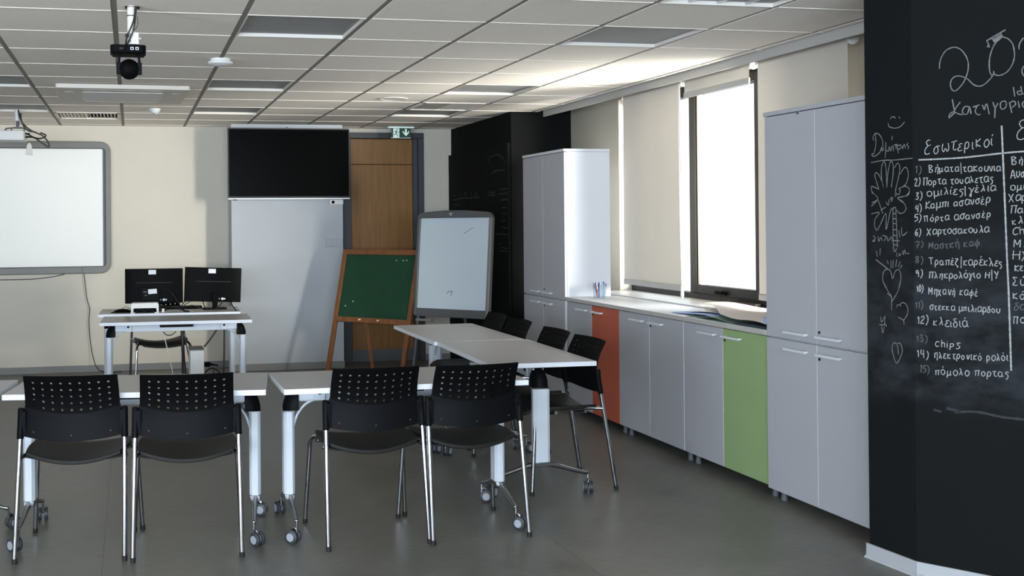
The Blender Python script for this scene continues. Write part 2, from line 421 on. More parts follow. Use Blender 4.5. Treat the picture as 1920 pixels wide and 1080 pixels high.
# pelmet board hiding the blind rollers
bm = new(); box(bm, 3.600, 3.616, 4.26, 9.44, 2.384, HC + 0.09)
struct('trim_1', bm, M_pelmet, bevel=0.002)

# ------------------------------------------------------------------ window
XF = 4.0
bm = new()
box(bm, XF, XF + 0.07, WY0, WY1, WZ0, 0.925); box(bm, XF, XF + 0.07, WY0, WY1, 2.36, WZ1)
for y in (WY0, 6.53, 7.46, WY1 - 0.07): box(bm, XF, XF + 0.07, y, y + 0.07, 0.925, 2.36)
win = struct('window_1', bm, M_frame, bevel=0.003)
bm = new()          # opening sash in the middle, standing proud of the frame
for a in ((6.545, 6.61, 0.93, 2.42), (7.40, 7.475, 0.93, 2.42)): box(bm, XF - 0.025, XF + 0.03, a[0], a[1], a[2], a[3])
box(bm, XF - 0.025, XF + 0.03, 6.61, 7.40, 0.93, 0.99); box(bm, XF - 0.025, XF + 0.03, 6.61, 7.40, 2.36, 2.42)
sash = struct('window_sash', bm, M_frame, win, bevel=0.003)
bm = new(); box(bm, XF - 0.005, XF + 0.02, 7.365, 7.40, 0.99, 2.36)
struct('window_bead', bm, M_papers, sash)
bm = new(); box(bm, XF - 0.045, XF - 0.025, 6.97, 7.10, 0.935, 0.958); tube(bm, [(XF - 0.05, 7.085, 0.95), (XF - 0.062, 7.04, 0.962), (XF - 0.05, 6.98, 0.955)], 0.011, 8)
struct('window_handle', bm, M_plasticsat, sash, bevel=0.003)
bm = new()
for ya, yb in ((WY0 + 0.07, 6.53), (6.61, 7.40), (7.53, WY1 - 0.07)): box(bm, XF + 0.035, XF + 0.041, ya, yb, 0.925, 2.36)
struct('window_glass', bm, M_glass, win, smoothed=False)
bm = new(); box(bm, 3.655, XF, WY0 - 0.0, WY1, 0.862, 0.884); struct('trim_2', bm, M_sill, bevel=0.003)

# ------------------------------------------------------------------ door in the back wall
bm = new()
box(bm, 2.155, 2.240, YB - 0.02, YB + 0.12, 0, 2.335); box(bm, 2.965, 3.025, YB - 0.02, YB + 0.12, 0, 2.335); box(bm, 2.155, 3.025, YB - 0.02, YB + 0.12, 2.335, 2.395)
box(bm, 2.918, 2.965, YB + 0.02, YB + 0.12, 0, 2.335)
door = struct('door_1', bm, M_doorframe, bevel=0.003)
bm = new(); box(bm, 2.243, 2.918, YB + 0.06, YB + 0.10, 0.0, 2.062); struct('door_leaf', bm, M_door, door, bevel=0.002, smoothed=False)
bm = new(); box(bm, 2.243, 2.918, YB + 0.06, YB + 0.10, 2.068, 2.332); struct('door_transom_panel', bm, M_door, door, bevel=0.002, smoothed=False)
bm = new(); box(bm, 2.245, 2.916, YB + 0.05, YB + 0.06, 0.0, 0.122); struct('door_kick_plate', bm, M_kick, door)
bm = new(); box(bm, 2.1, 3.1, YB + 0.13, YB + 0.2, -0.05, HC); struct('wall_behind_door', bm, M_void)

# ------------------------------------------------------------------ chalk on the walls
CHALK_DRAWINGS = [
 ('B', [(0.107,2.049),(0.108,2.074),(0.117,2.099),(0.134,2.121),(0.162,2.129),(0.186,2.117),(0.205,2.089),(0.213,2.059),(0.211,2.029),(0.202,2.001),(0.188,1.976),(0.164,1.955),(0.15,1.966),(0.147,1.987),(0.154,2.005),(0.171,2.014),(0.192,2.009),(0.212,1.996),(0.229,1.976),(0.249,1.966),(0.269,1.971),(0.29,1.99),(0.303,2.009),(0.303,2.02)]),
 ('B', [(0.303,2.009),(0.321,2.001),(0.346,2.009),(0.365,2.032),(0.375,2.06),(0.376,2.088),(0.37,2.118),(0.354,2.14),(0.334,2.149)]),
 ('B', [(0.316,2.135),(0.303,2.115),(0.292,2.083),(0.288,2.051),(0.29,2.018),(0.298,2.002)]),
 ('B', [(0.301,2.148),(0.281,2.141),(0.286,2.128),(0.282,2.114)]),
 ('B', [(0.286,2.128),(0.29,2.113)]),
 ('B', [(0.291,2.147),(0.347,2.175)]),
 ('B', [(0.301,2.148),(0.309,2.132),(0.334,2.149),(0.328,2.165)]),
 ('B', [(0.304,2.144),(0.331,2.161)]),
 ('B', [(0.306,2.138),(0.333,2.155)]),
 ('B', [(0.308,2.134),(0.333,2.151)]),
 ('B', [(0.392,2.094),(0.394,2.115),(0.408,2.137)]),
 ('B', [(0.407,2.028),(0.401,2.01),(0.407,1.99)]),
 ('B', [(0.153,1.923),(0.161,1.874)]),
 ('B', [(0.182,1.91),(0.161,1.874),(0.19,1.858)]),
 ('B', [(0.161,1.874),(0.146,1.868),(0.14,1.85),(0.161,1.869)]),
 ('B', [(0.218,1.886),(0.201,1.891),(0.191,1.879),(0.192,1.863),(0.207,1.861),(0.216,1.885),(0.221,1.859)]),
 ('B', [(0.228,1.886),(0.252,1.893)]),
 ('B', [(0.242,1.888),(0.236,1.868),(0.245,1.855),(0.255,1.856)]),
 ('B', [(0.262,1.892),(0.268,1.872)]),
 ('B', [(0.268,1.872),(0.277,1.895),(0.286,1.854)]),
 ('B', [(0.299,1.9),(0.307,1.878),(0.317,1.895)]),
 ('B', [(0.307,1.878),(0.305,1.838)]),
 ('B', [(0.345,1.9),(0.33,1.899),(0.325,1.884),(0.331,1.869),(0.344,1.877),(0.346,1.893),(0.341,1.9)]),
 ('B', [(0.357,1.894),(0.365,1.853)]),
 ('B', [(0.357,1.892),(0.372,1.898),(0.378,1.885),(0.365,1.873)]),
 ('B', [(0.387,1.897),(0.391,1.871)]),
 ('B', [(0.406,1.895),(0.401,1.883),(0.406,1.87)]),
 ('B', [(0.371,1.952),(0.376,1.915)]),
 ('B', [(0.4,1.935),(0.385,1.933),(0.39,1.921),(0.406,1.924)]),
 ('B', [(0.397,1.953),(0.401,1.921)]),
 ('A', [(0.147,1.866),(0.162,1.875),(0.179,1.867)]),
 ('A', [(0.197,1.871),(0.202,1.865),(0.199,1.865)]),
 ('A', [(0.137,1.85),(0.142,1.835),(0.174,1.826),(0.204,1.83),(0.229,1.848)]),
 ('A', [(0.16,1.795),(0.156,1.778)]),
 ('A', [(0.051,1.784),(0.048,1.799),(0.062,1.813),(0.085,1.806),(0.103,1.78),(0.102,1.754),(0.081,1.727),(0.05,1.716),(0.039,1.726),(0.053,1.731),(0.064,1.768),(0.062,1.81)]),
 ('A', [(0.089,1.732),(0.097,1.751),(0.102,1.735),(0.11,1.752)]),
 ('A', [(0.123,1.771),(0.117,1.706)]),
 ('A', [(0.122,1.738),(0.135,1.733),(0.14,1.751)]),
 ('A', [(0.145,1.751),(0.148,1.732),(0.158,1.754)]),
 ('A', [(0.163,1.754),(0.165,1.731)]),
 ('A', [(0.168,1.757),(0.188,1.757)]),
 ('A', [(0.178,1.756),(0.18,1.738)]),
 ('A', [(0.185,1.756),(0.192,1.72)]),
 ('A', [(0.188,1.752),(0.205,1.754),(0.203,1.74),(0.188,1.737)]),
 ('A', [(0.213,1.75),(0.215,1.737),(0.225,1.755),(0.232,1.738)]),
 ('A', [(0.247,1.759),(0.239,1.752),(0.249,1.744),(0.244,1.735)]),
 ('A', [(0.035,1.69),(0.101,1.696),(0.177,1.694),(0.27,1.696)]),
 ('A', [(0.079,1.575),(0.066,1.606),(0.056,1.634),(0.064,1.647),(0.08,1.635),(0.097,1.608),(0.105,1.582)]),
 ('A', [(0.105,1.582),(0.095,1.623),(0.096,1.668),(0.109,1.69),(0.119,1.675),(0.123,1.637),(0.125,1.581)]),
 ('A', [(0.125,1.581),(0.131,1.637),(0.142,1.677),(0.152,1.691),(0.162,1.672),(0.161,1.635),(0.15,1.582)]),
 ('A', [(0.169,1.661),(0.187,1.68),(0.199,1.663),(0.193,1.627),(0.175,1.572),(0.177,1.555),(0.192,1.551),(0.2,1.568),(0.193,1.575),(0.225,1.587),(0.24,1.607),(0.245,1.635),(0.236,1.658),(0.221,1.658),(0.201,1.634)]),
 ('A', [(0.193,1.575),(0.225,1.583),(0.244,1.577),(0.251,1.563),(0.239,1.545),(0.185,1.537),(0.219,1.514)]),
 ('A', [(0.079,1.575),(0.053,1.585),(0.035,1.588),(0.04,1.565),(0.073,1.536),(0.036,1.518)]),
 ('A', [(0.037,1.563),(0.073,1.536),(0.033,1.504)]),
 ('A', [(0.033,1.472),(0.08,1.477),(0.056,1.451),(0.051,1.425),(0.063,1.402),(0.084,1.425),(0.118,1.473),(0.117,1.406),(0.131,1.44),(0.144,1.484),(0.157,1.495)]),
 ('A', [(0.249,1.559),(0.229,1.543),(0.187,1.536),(0.216,1.518),(0.231,1.494),(0.218,1.476),(0.194,1.473),(0.179,1.487)]),
 ('A', [(0.073,1.532),(0.1,1.472)]),
 ('A', [(0.088,1.487),(0.116,1.499)]),
 ('A', [(0.119,1.522),(0.132,1.507),(0.137,1.532)]),
 ('A', [(0.145,1.536),(0.154,1.521)]),
 ('A', [(0.147,1.54),(0.16,1.536),(0.15,1.528)]),
 ('A', [(0.17,1.554),(0.175,1.541)]),
 ('A', [(0.158,1.495),(0.159,1.325),(0.177,1.327)]),
 ('A', [(0.174,1.497),(0.181,1.333)]),
 ('A', [(0.158,1.495),(0.174,1.497)]),
 ('A', [(0.16,1.473),(0.176,1.469)]),
 ('A', [(0.159,1.451),(0.178,1.449)]),
 ('A', [(0.159,1.432),(0.179,1.427)]),
 ('A', [(0.16,1.406),(0.179,1.403)]),
 ('A', [(0.16,1.384),(0.178,1.377)]),
 ('A', [(0.161,1.36),(0.179,1.358)]),
 ('A', [(0.162,1.343),(0.179,1.34)]),
 ('A', [(0.042,1.379),(0.055,1.368),(0.039,1.355),(0.055,1.357)]),
 ('A', [(0.071,1.376),(0.075,1.355),(0.086,1.372),(0.096,1.357)]),
 ('A', [(0.096,1.38),(0.117,1.376),(0.106,1.356)]),
 ('A', [(0.122,1.376),(0.129,1.358),(0.147,1.375),(0.152,1.358)]),
 ('A', [(0.19,1.403),(0.195,1.373)]),
 ('A', [(0.205,1.414),(0.209,1.381),(0.236,1.396)]),
 ('A', [(0.177,1.36),(0.194,1.359)]),
 ('A', [(0.059,1.315),(0.067,1.289)]),
 ('A', [(0.083,1.327),(0.081,1.297)]),
 ('A', [(0.056,1.278),(0.122,1.242)]),
 ('A', [(0.123,1.276),(0.128,1.261)]),
 ('A', [(0.143,1.278),(0.143,1.243)]),
 ('A', [(0.156,1.279),(0.154,1.245)]),
 ('A', [(0.176,1.281),(0.17,1.251)]),
 ('A', [(0.196,1.274),(0.185,1.252)]),
 ('A', [(0.205,1.26),(0.195,1.245)]),
 ('A', [(0.176,1.311),(0.178,1.292)]),
 ('A', [(0.189,1.307),(0.191,1.296),(0.201,1.307)]),
 ('A', [(0.211,1.319),(0.213,1.302),(0.221,1.321),(0.225,1.304)]),
 ('A', [(0.233,1.308),(0.245,1.308)]),
 ('A', [(0.114,1.16),(0.096,1.189),(0.099,1.223),(0.117,1.239),(0.14,1.232),(0.152,1.201),(0.165,1.229),(0.183,1.24),(0.195,1.23),(0.198,1.201),(0.186,1.166)]),
 ('A', [(0.101,1.182),(0.127,1.144),(0.144,1.124),(0.144,1.068)]),
 ('A', [(0.196,1.186),(0.179,1.147),(0.148,1.107)]),
 ('A', [(0.12,1.139),(0.146,1.124)]),
 ('A', [(0.174,1.081),(0.176,1.093),(0.192,1.093),(0.197,1.088),(0.195,1.1),(0.216,1.104),(0.234,1.085),(0.231,1.057),(0.212,1.032),(0.214,1.016)]),
 ('A', [(0.18,1.043),(0.212,1.032)]),
 ('A', [(0.072,1.003),(0.115,1.005)]),
 ('A', [(0.08,1.037),(0.087,1.015),(0.106,1.041),(0.104,1.012),(0.115,0.999)]),
 ('A', [(0.086,1.004),(0.091,0.969),(0.103,0.998)]),
 ('A', [(0.18,0.889),(0.174,0.926),(0.157,0.935),(0.145,0.918),(0.149,0.887),(0.169,0.851),(0.196,0.889),(0.201,0.913),(0.19,0.936),(0.176,0.933)]),
 ('BT', [(0.023,1.688),(0.179,1.689),(0.331,1.7),(0.405,1.703)]),
 ('BT', [(0.329,1.806),(0.337,1.509),(0.342,1.303),(0.347,1.139),(0.352,0.863)]),
 ('BF', [(0.069,0.682),(0.099,0.677)]),
 ('BF', [(0.119,0.694),(0.168,0.685)]),
 ('BF', [(0.148,0.68),(0.226,0.691),(0.32,0.681),(0.394,0.681)]),
]
CHALK_WORDS = [
 ('Εσωτερικοί', (0.047, 1.706), (0.298, 1.731), 0.036),
 ('Ε', (0.381, 1.745), (0.414, 1.747), 0.041),
 ('1)', (0.008, 1.634), (0.032, 1.631), 0.024),
 ('Βήματα/τακουνια', (0.063, 1.636), (0.325, 1.633), 0.022),
 ('2)', (0.007, 1.582), (0.028, 1.584), 0.024),
 ('Πορτα τουαλετας', (0.038, 1.585), (0.296, 1.59), 0.022),
 ('3)', (0.008, 1.528), (0.035, 1.529), 0.022),
 ('Ομιλίες/γέλια', (0.054, 1.538), (0.307, 1.555), 0.023),
 ('4)', (0.008, 1.478), (0.033, 1.48), 0.022),
 ('Καμπι ασανσέρ', (0.047, 1.488), (0.284, 1.508), 0.022),
 ('5)', (0.003, 1.437), (0.03, 1.439), 0.022),
 ('Πόρτα ασανσέρ', (0.042, 1.437), (0.287, 1.452), 0.021),
 ('6)', (0.007, 1.381), (0.029, 1.383), 0.023),
 ('Χαρτοσακουλα', (0.052, 1.383), (0.279, 1.396), 0.021),
 ('7)', (0.006, 1.331), (0.039, 1.335), 0.021),
 ('Μαστκή καφ.', (0.057, 1.327), (0.256, 1.342), 0.021),
 ('8)', (0.006, 1.268), (0.038, 1.271), 0.026),
 ('Τραπέζ/καρέκλες', (0.059, 1.265), (0.326, 1.264), 0.023),
 ('9)', (0.007, 1.214), (0.034, 1.217), 0.024),
 ('Πληκρολόγιο Η/Υ', (0.056, 1.207), (0.311, 1.218), 0.021),
 ('10)', (0.011, 1.153), (0.035, 1.154), 0.022),
 ('Μηχανή καφέ', (0.055, 1.146), (0.238, 1.145), 0.024),
 ('11)', (0.004, 1.086), (0.034, 1.087), 0.022),
 ('στεκκα μπιλιαρδου', (0.059, 1.084), (0.315, 1.082), 0.02),
 ('12)', (0.011, 1.026), (0.052, 1.024), 0.026),
 ('κλειδιά', (0.072, 1.021), (0.199, 1.02), 0.025),
 ('13)', (0.006, 0.954), (0.049, 0.951), 0.02),
 ('chips', (0.077, 0.935), (0.172, 0.936), 0.024),
 ('14)', (0.01, 0.889), (0.053, 0.884), 0.026),
 ('ηλεκτρονικό ρολόι', (0.073, 0.888), (0.341, 0.899), 0.023),
 ('15)', (0.017, 0.827), (0.056, 0.824), 0.026),
 ('πόμολο πορτας', (0.076, 0.824), (0.344, 0.836), 0.024),
 ('Βή', (0.362, 1.656), (0.402, 1.658), 0.022),
 ('Αυσ', (0.358, 1.603), (0.407, 1.603), 0.026),
 ('Ομι', (0.357, 1.558), (0.407, 1.558), 0.022),
 ('Χαρ', (0.351, 1.515), (0.41, 1.516), 0.022),
 ('Παι', (0.353, 1.467), (0.409, 1.469), 0.021),
 ('κλε', (0.361, 1.426), (0.416, 1.426), 0.021),
 ('Ch', (0.361, 1.385), (0.403, 1.386), 0.023),
 ('Με', (0.364, 1.336), (0.419, 1.335), 0.027),
 ('Ηλ', (0.36, 1.289), (0.409, 1.286), 0.025),
 ('κεφ', (0.367, 1.246), (0.421, 1.244), 0.023),
 ('Σύ', (0.359, 1.195), (0.403, 1.192), 0.027),
 ('κό', (0.36, 1.14), (0.402, 1.139), 0.026),
 ('δα', (0.362, 1.095), (0.404, 1.097), 0.022),
 ('Πο', (0.359, 1.046), (0.401, 1.046), 0.024),
]

GL = {
 'α': (9, "8,9 6,10 3,10 1,7 1,3 3,0 6,1 8,5 8,10;8,10 8,3 10,0"), 'β': (8, "1,-4 1,11 4,14 6,11 3,7 7,5 6,0 1,1"), 'γ': (8, "0,10 3,8 4,2 4,-4 3,-5 2,-3 4,2 8,10"),
 'δ': (8, "7,14 3,14 2,12 6,8 7,4 5,0 2,0 1,4 3,8 6,8"), 'ε': (7, "7,9 4,10 2,8 4,5.5 1,4 1,1 4,0 7,1"), 'ζ': (8, "1,14 7,14 2,7 1,3 4,0 6,-2 4,-4"), 'η': (8, "1,10 2,8 2,0;2,7 4,10 7,9 7,-4"),
 'θ': (7, "4,14 1,9 1,4 4,0 7,4 7,9 4,14;1,7 7,7"), 'ι': (3, "1,10 1,2 3,0"), 'κ': (8, "1,10 1,0;7,10 1,4.5 7,0"), 'λ': (8, "1,14 3,13 7,0;4.5,8 1,0"), 'μ': (9, "1,10 1,-5;1,3 3,0 6,1 7,5 7,10;7,4 9,0"),
 'ν': (7, "1,10 4,0 7,10"), 'ο': (8, "4,10 1,7 1,3 4,0 7,3 7,7 4,10"), 'π': (9, "0,9 9,10;2,9.5 2,0;7,10 7,0"), 'ρ': (8, "1,-5 1,6 3,10 6,9 7,5 5,1 1,2"), 'σ': (9, "9,10 4,10 1,7 1,3 4,0 7,3 6,8 4,10"),
 'ς': (7, "7,9 3,10 1,7 4,5 6,2 5,-3 2,-5"), 'τ': (7, "0,9 7,10;3.5,9.5 3,2 5,0 7,1"), 'υ': (8, "1,10 1,3 4,0 7,3 7,10"), 'φ': (10, "4,9 1,7 1,3 5,1 9,4 8,9 5,9 5,14;5,9 5,-5"), 'χ': (8, "0,10 7,-4;7,10 0,-4"), 'ω': (11, "2,10 1,4 3,0 5.5,4 8,0 10,4 9,10"),
 'Β': (9, "1,14 1,0;0,14 5,14 7,11 1,7.5 7,5 6,0 0,0"), 'Π': (10, "0,14 10,14;2,14 2,0;8,14 8,0"), 'Ο': (9, "4.5,10 1,8 1,2 4.5,0 8,2 8,8 4.5,10"), 'Κ': (9, "1,14 1,0;8,14 1,6 9,0"), 'Χ': (9, "0,14 8,-2;8,14 0,-2"), 'Μ': (10, "1,0 1,14 5,5 9,14 9,0"), 'Τ': (10, "0,14 10,14;5,14 5,0"),
 'Η': (10, "1,14 1,0;9,14 9,0;-1,7 10,8"), 'Υ': (8, "0,14 4,7;8,14 3,-2"), 'Ε': (10, "8,19 5,20 2,17 5,12 9,13;5,12 1,8 0,3 3,0 8,1"), 'Φ': (10, "5,10 1,8 1,4 5,2 9,4 9,8 5,10;5,14 5,-2"), 'Α': (10, "0,0 5,14 10,0;2,5 8,5"), 'Σ': (9, "8,14 1,14 5,8 1,0 9,0"), 'C': (9, "8,11 5,13 1,9 1,3 4,0 8,2"),
 'c': (8, "7,8 4,10 1,7 1,3 4,0 7,2"), 'h': (7, "1,14 1,0;1,6 4,9 6,7 6,0"), 'i': (3, "1,9 1,0;1,12 1,13"), 'p': (8, "1,9 1,-5;1,7 4,9 7,6 5,2 1,2"), 's': (7, "6,9 3,10 1,8 5,4 6,2 3,-1 0,0"),
 '1': (4, "1,10 3,13 3,0"), '2': (8, "1,10 4,13 7,10 1,0 8,0"), '3': (7, "1,13 6,13 3,8 6,5 5,0 1,1"), '4': (8, "2,13 1,6 7,6;6,13 6,-1"), '5': (7, "7,13 2,13 1,8 5,8 6,3 1,0"), '6': (7, "6,13 2,9 1,3 4,0 6,3 5,6 1,4"), '7': (7, "1,12 7,13 3,0;2,6 7,7"), '8': (7, "4,13 1,10 6,4 4,0 1,3 6,10 4,13"), '9': (7, "6,10 3,13 1,10 3,7 6,9 6,0"), '0': (7, "3,13 1,9 1,4 3,0 6,4 6,9 3,13"),
 ')': (5, "1,15 4,10 4,3 1,-3"), '/': (4, "2,17 1.5,-5"), '.': (3, "1,0 1.5,1"), ' ': (5, ""),
}
ACC = {'ά': 'α', 'έ': 'ε', 'ή': 'η', 'ί': 'ι', 'ό': 'ο', 'ύ': 'υ', 'ώ': 'ω'}
def ribbon(bm, pts, w, rnd):
    """a chalk stroke: a thin raised ridge along 3-D points lying on a wall; normal passed in rnd['n']"""
    n = rnd; P = [Vector(p) for p in pts]
    L = []; Rr = []
    for i, p in enumerate(P):
        t = (P[min(i+1, len(P)-1)] - P[max(i-1, 0)])
        if t.length < 1e-7: t = Vector((0, 0, 1))
        s = t.normalized().cross(n) * w * 0.5 * random.uniform(0.75, 1.2)
        L.append(bm.verts.new(p + s + n * 0.0012)); Rr.append(bm.verts.new(p - s + n * 0.0012))
    for i in range(len(P) - 1):
        bm.faces.new((L[i], L[i+1], Rr[i+1], Rr[i]))
def on_wall(o, d, pts): return [(o.x + d.x*u, o.y + d.y*u, z) for u, z in pts]
def sm2(pts, k=5): return [(p.x, p.y) for p in smooth([(x, y, 0) for x, y in pts], k)]
def word(bm, text, p0, p1, h, w, o, d, n):
    glyphs = [(GL[ACC.get(ch, ch)], ch in ACC, ch) for ch in text]
    total = sum(g[0][0] + 2.2 for g in glyphs) - 2.2
    sx = (p1[0] - p0[0]) / total; sy = h * 0.88 / 10.0; slope = (p1[1] - p0[1]) / max(p1[0] - p0[0], 1e-6); x = 0.0
    for (gw, st), acc, ch in glyphs:
        jx = random.uniform(-0.3, 0.3); jy = random.uniform(-1.1, 1.1); js = random.uniform(0.85, 1.14); sl = random.uniform(-0.08, 0.14)
        strokes = [[tuple(map(float, q.split(','))) for q in s.split()] for s in st.split(';') if s]
        if acc: strokes.append([(gw*0.5, 13), (gw*0.5 + 1, 15.5)])
        for s in strokes:
            q = sm2(s, 5) if len(s) > 2 else s
            pts = []
            for a, b in q:
                u = (x + jx + a * js + b * sl) * sx; pts.append((p0[0] + u, p0[1] + slope * u + (b * js + jy) * sy))
            ribbon(bm, on_wall(o, d, pts), w, n)
        x += gw + 2.2
bmA = new(); bmB = new(); bmT = new(); bmF = new(); bmW = new(); bmD = new()
for wch, pts in CHALK_DRAWINGS:
    q = sm2(pts, 5) if len(pts) > 2 else pts
    if wch == 'A': ribbon(bmA, on_wall(A0, dA, q), 0.0040, nA)
    elif wch == 'B': ribbon(bmB, on_wall(A1, dB, q), 0.0042, nB)
    elif wch == 'BT':
        dense = []
        for a, b in zip(q, q[1:]):
            for k in range(10): dense.append((a[0] + (b[0]-a[0])*k/10, a[1] + (b[1]-a[1])*k/10))
        ribbon(bmT, on_wall(A1, dB, dense + [q[-1]]), 0.0062, nB)
    else: ribbon(bmF, on_wall(A1, dB, q), 0.010, nB)
for text, p0, p1, h in CHALK_WORDS:
    word(bmD if text in ('7)', '8)', '11)', '13)', '15)', '1)', 'δα', 'Μαστκή καφ.') else bmW, text, p0, p1, h, 0.0034, A1, dB, nB)
struct('chalk_drawing', bmA, M_chalk, near_col, smoothed=False)
struct('chalk_title', bmB, M_chalk, near_col, smoothed=False)
struct('chalk_table_rule', bmT, M_chalkbold, near_col, smoothed=False)
struct('chalk_smear', bmF, M_chalkfaint, near_col, smoothed=False)
struct('chalk_rubbed_list', bmD, M_chalkmid, near_col, smoothed=False)
struct('chalk_list', bmW, M_chalkbold, near_col, smoothed=False)
FAR_CHALK = [[(11.258,1.681),(10.937,1.694),(10.376,1.691)],
[(10.648,1.766),(10.652,1.604)],
[(11.005,1.752),(11.009,1.62)],
[(11.259,1.635),(11.151,1.638),(11.044,1.619)],
[(10.867,1.748),(10.798,1.746)],
[(10.867,1.723),(10.799,1.721)],
[(10.518,1.738),(10.454,1.736)],
[(10.519,1.714),(10.455,1.712)],
[(10.887,1.648),(10.887,1.628)],
[(11.312,1.729),(11.202,1.726)],
[(10.035,1.9),(9.889,1.921),(9.623,1.919)],
[(10.092,1.996),(10.061,2.05),(9.856,2.07),(9.689,2.037),(9.608,1.97)],
[(9.862,1.856),(9.863,1.833)],
[(10.13,1.704),(9.91,1.701)],
[(10.099,1.731),(9.909,1.725)],
[(9.781,1.708),(9.67,1.705),(9.547,1.711)],
[(9.752,1.748),(9.546,1.75)],
[(9.727,1.653),(9.562,1.649)],
[(9.727,1.644),(9.589,1.659)],
[(10.043,1.641),(10.043,1.623)],
[(9.715,1.581),(9.591,1.579)],
[(9.73,1.527),(9.579,1.521)],
[(9.732,1.459),(9.595,1.463)],
[(9.734,1.401),(9.569,1.397)],
[(9.905,1.335),(9.68,1.34),(9.544,1.332)],
[(9.794,1.256),(9.738,1.257)],
[(9.767,1.22),(9.574,1.211)],
[(9.796,1.183),(9.575,1.188)]]

bm = new()
for pts in FAR_CHALK:
    q = sm2(pts, 4) if len(pts) > 2 else pts
    ribbon(bm, [(3.30, y, z) for y, z in q], 0.007, Vector((-1, 0, 0)))
struct('chalk_table', bm, M_chalkdim, far_col, smoothed=False)

# ------------------------------------------------------------------ stacking chairs
def back_y(z):                       # profile of the backrest: leans forward up to the sleeves, then reclines
    K = [(0.50, 0.080), (0.56, 0.091), (0.62, 0.098), (0.66, 0.097), (0.70, 0.088), (0.74, 0.072), (0.80, 0.040)]
    if z <= K[0][0]: return K[0][1]
    for (a, ya), (b, yb) in zip(K, K[1:]):
        if z <= b: return ya + (yb - ya) * (z - a) / (b - a)
    return K[-1][1]
def half_w(z): return 0.200 + 0.006 * max(0, min(1, (0.80 - z) / 0.3))
def curve(u): return -0.030 * (1 - u*u)
def make_chair(label):
    t = thing('stacking_chair', label, 'chair', group='black stacking chairs')
    # perforated upper back
    bm = new(); NC, NR = 9, 5
    ulim, ztop = 0.83, 0.782
    def zlow(u): return 0.655 - 0.032 * (1 - u*u)
    def P(u, v):                     # u in -1..1 across, v 0 (low) .. 1 (top edge)
        z = zlow(u) + (0.800 - zlow(u)) * v
        return Vector((u * half_w(z), back_y(z) + curve(u), z))
    us = [-1] + [-0.90 + 1.80 * i / NC for i in range(NC + 1)] + [1]
    vs = [0.0] + [0.03 + 0.87 * j / NR for j in range(NR + 1)] + [1.0]
    for i in range(len(us) - 1):
        for j in range(len(vs) - 1):
            u0, u1, v0, v1 = us[i], us[i+1], vs[j], vs[j+1]
            if 1 <= i <= NC and 1 <= j <= NR:
                uc, vc = (u0+u1)/2, (v0+v1)/2; zc = P(uc, vc).z
                ru = 0.0060 / half_w(zc); rv = 0.0060 / (0.80 - zlow(uc))
                outer = [(u1, vc), (u1, v1), (uc, v1), (u0, v1), (u0, vc), (u0, v0), (uc, v0), (u1, v0)]
                ov = [bm.verts.new(P(*p)) for p in outer]
                iv = [bm.verts.new(P(uc + ru*math.cos(k*PI/4), vc + rv*math.sin(k*PI/4))) for k in range(8)]
                for k in range(8): bm.faces.new((ov[k], ov[(k+1) % 8], iv[(k+1) % 8], iv[k]))
            else:
                n = 2
                outer = [(u0, v0), ((u0+u1)/2, v0), (u1, v0), (u1, (v0+v1)/2), (u1, v1), ((u0+u1)/2, v1), (u0, v1), (u0, (v0+v1)/2)]
                bm.faces.new([bm.verts.new(P(*p)) for p in outer])
    bmesh.ops.remove_doubles(bm, verts=bm.verts, dist=0.0004)
    bmesh.ops.recalc_face_normals(bm, faces=bm.faces)
    bmesh.ops.solidify(bm, geom=bm.faces, thickness=0.006)
    obj('backrest', bm, M_plastic, t)
    # solid lower band, proud of the perforated sheet on its rear side
    bm = new()
    def B(u, v):
        u = u*2 - 1; zt = zlow(u) + 0.006; zb = 0.530 - 0.020 * (1 - u*u); z = zb + (zt - zb) * v
        return (u * 0.207, back_y(z) + curve(u) - 0.006, z)
    shell(bm, B, 16, 6, (0, 0.008, 0)); 
    band = obj('backrest_band', bm, M_plasticsat, t, bevel=0.0015)
    for u in (-0.8, 0.0, 0.8):
        bm = new(); p = B((u+1)/2, 0.22); lathe(bm, [(0.0, -0.0022), (0.0035, -0.002), (0.004, 0.0)], p, 'Y', 8); obj('screw', bm, M_wheel, band)
    for s in (-1, 1):
        foot = (s*0.233, 0.0, 0.012)
        bm = new(); tube(bm, [foot, (s*0.229, 0.042, 0.28), (s*0.2245, 0.080, 0.52), (s*0.223, 0.093, 0.60), (s*0.2225, 0.096, 0.63)], 0.0108, 12)
        l = obj('rear_leg', bm, M_chrome, t)
        bm = new(); tube(bm, [(s*0.233, -0.001, 0.0), (s*0.2328, 0.001, 0.022)], [0.0115, 0.0125], 12); obj('rubber_foot', bm, M_rubber, l)
        bm = new(); tube(bm, smooth([(s*0.2245, 0.080, 0.520), (s*0.2235, 0.091, 0.585), (s*0.2225, 0.096, 0.638), (s*0.2215, 0.0955, 0.652)], 3), [0.0150]*9 + [0.010], 12)
        box(bm, min(s*0.200, s*0.222), max(s*0.200, s*0.222), 0.078, 0.098, 0.530, 0.640)
        obj('back_sleeve', bm, M_plasticsat, t, bevel=0.001)
        bm = new(); tube(bm, smooth([(s*0.2255, 0.068, 0.440), (s*0.204, 0.16, 0.442), (s*0.202, 0.34, 0.440), (s*0.216, 0.425, 0.428), (s*0.229, 0.452, 0.398), (s*0.2315, 0.462, 0.35), (s*0.241, 0.476, 0.18), (s*0.250, 0.490, 0.012)], 5), 0.0105, 12)
        l = obj('front_leg', bm, M_chrome, t)
        bm = new(); tube(bm, [(s*0.2505, 0.491, 0.0), (s*0.2495, 0.489, 0.022)], [0.0115, 0.0125], 12); obj('rubber_foot', bm, M_rubber, l)
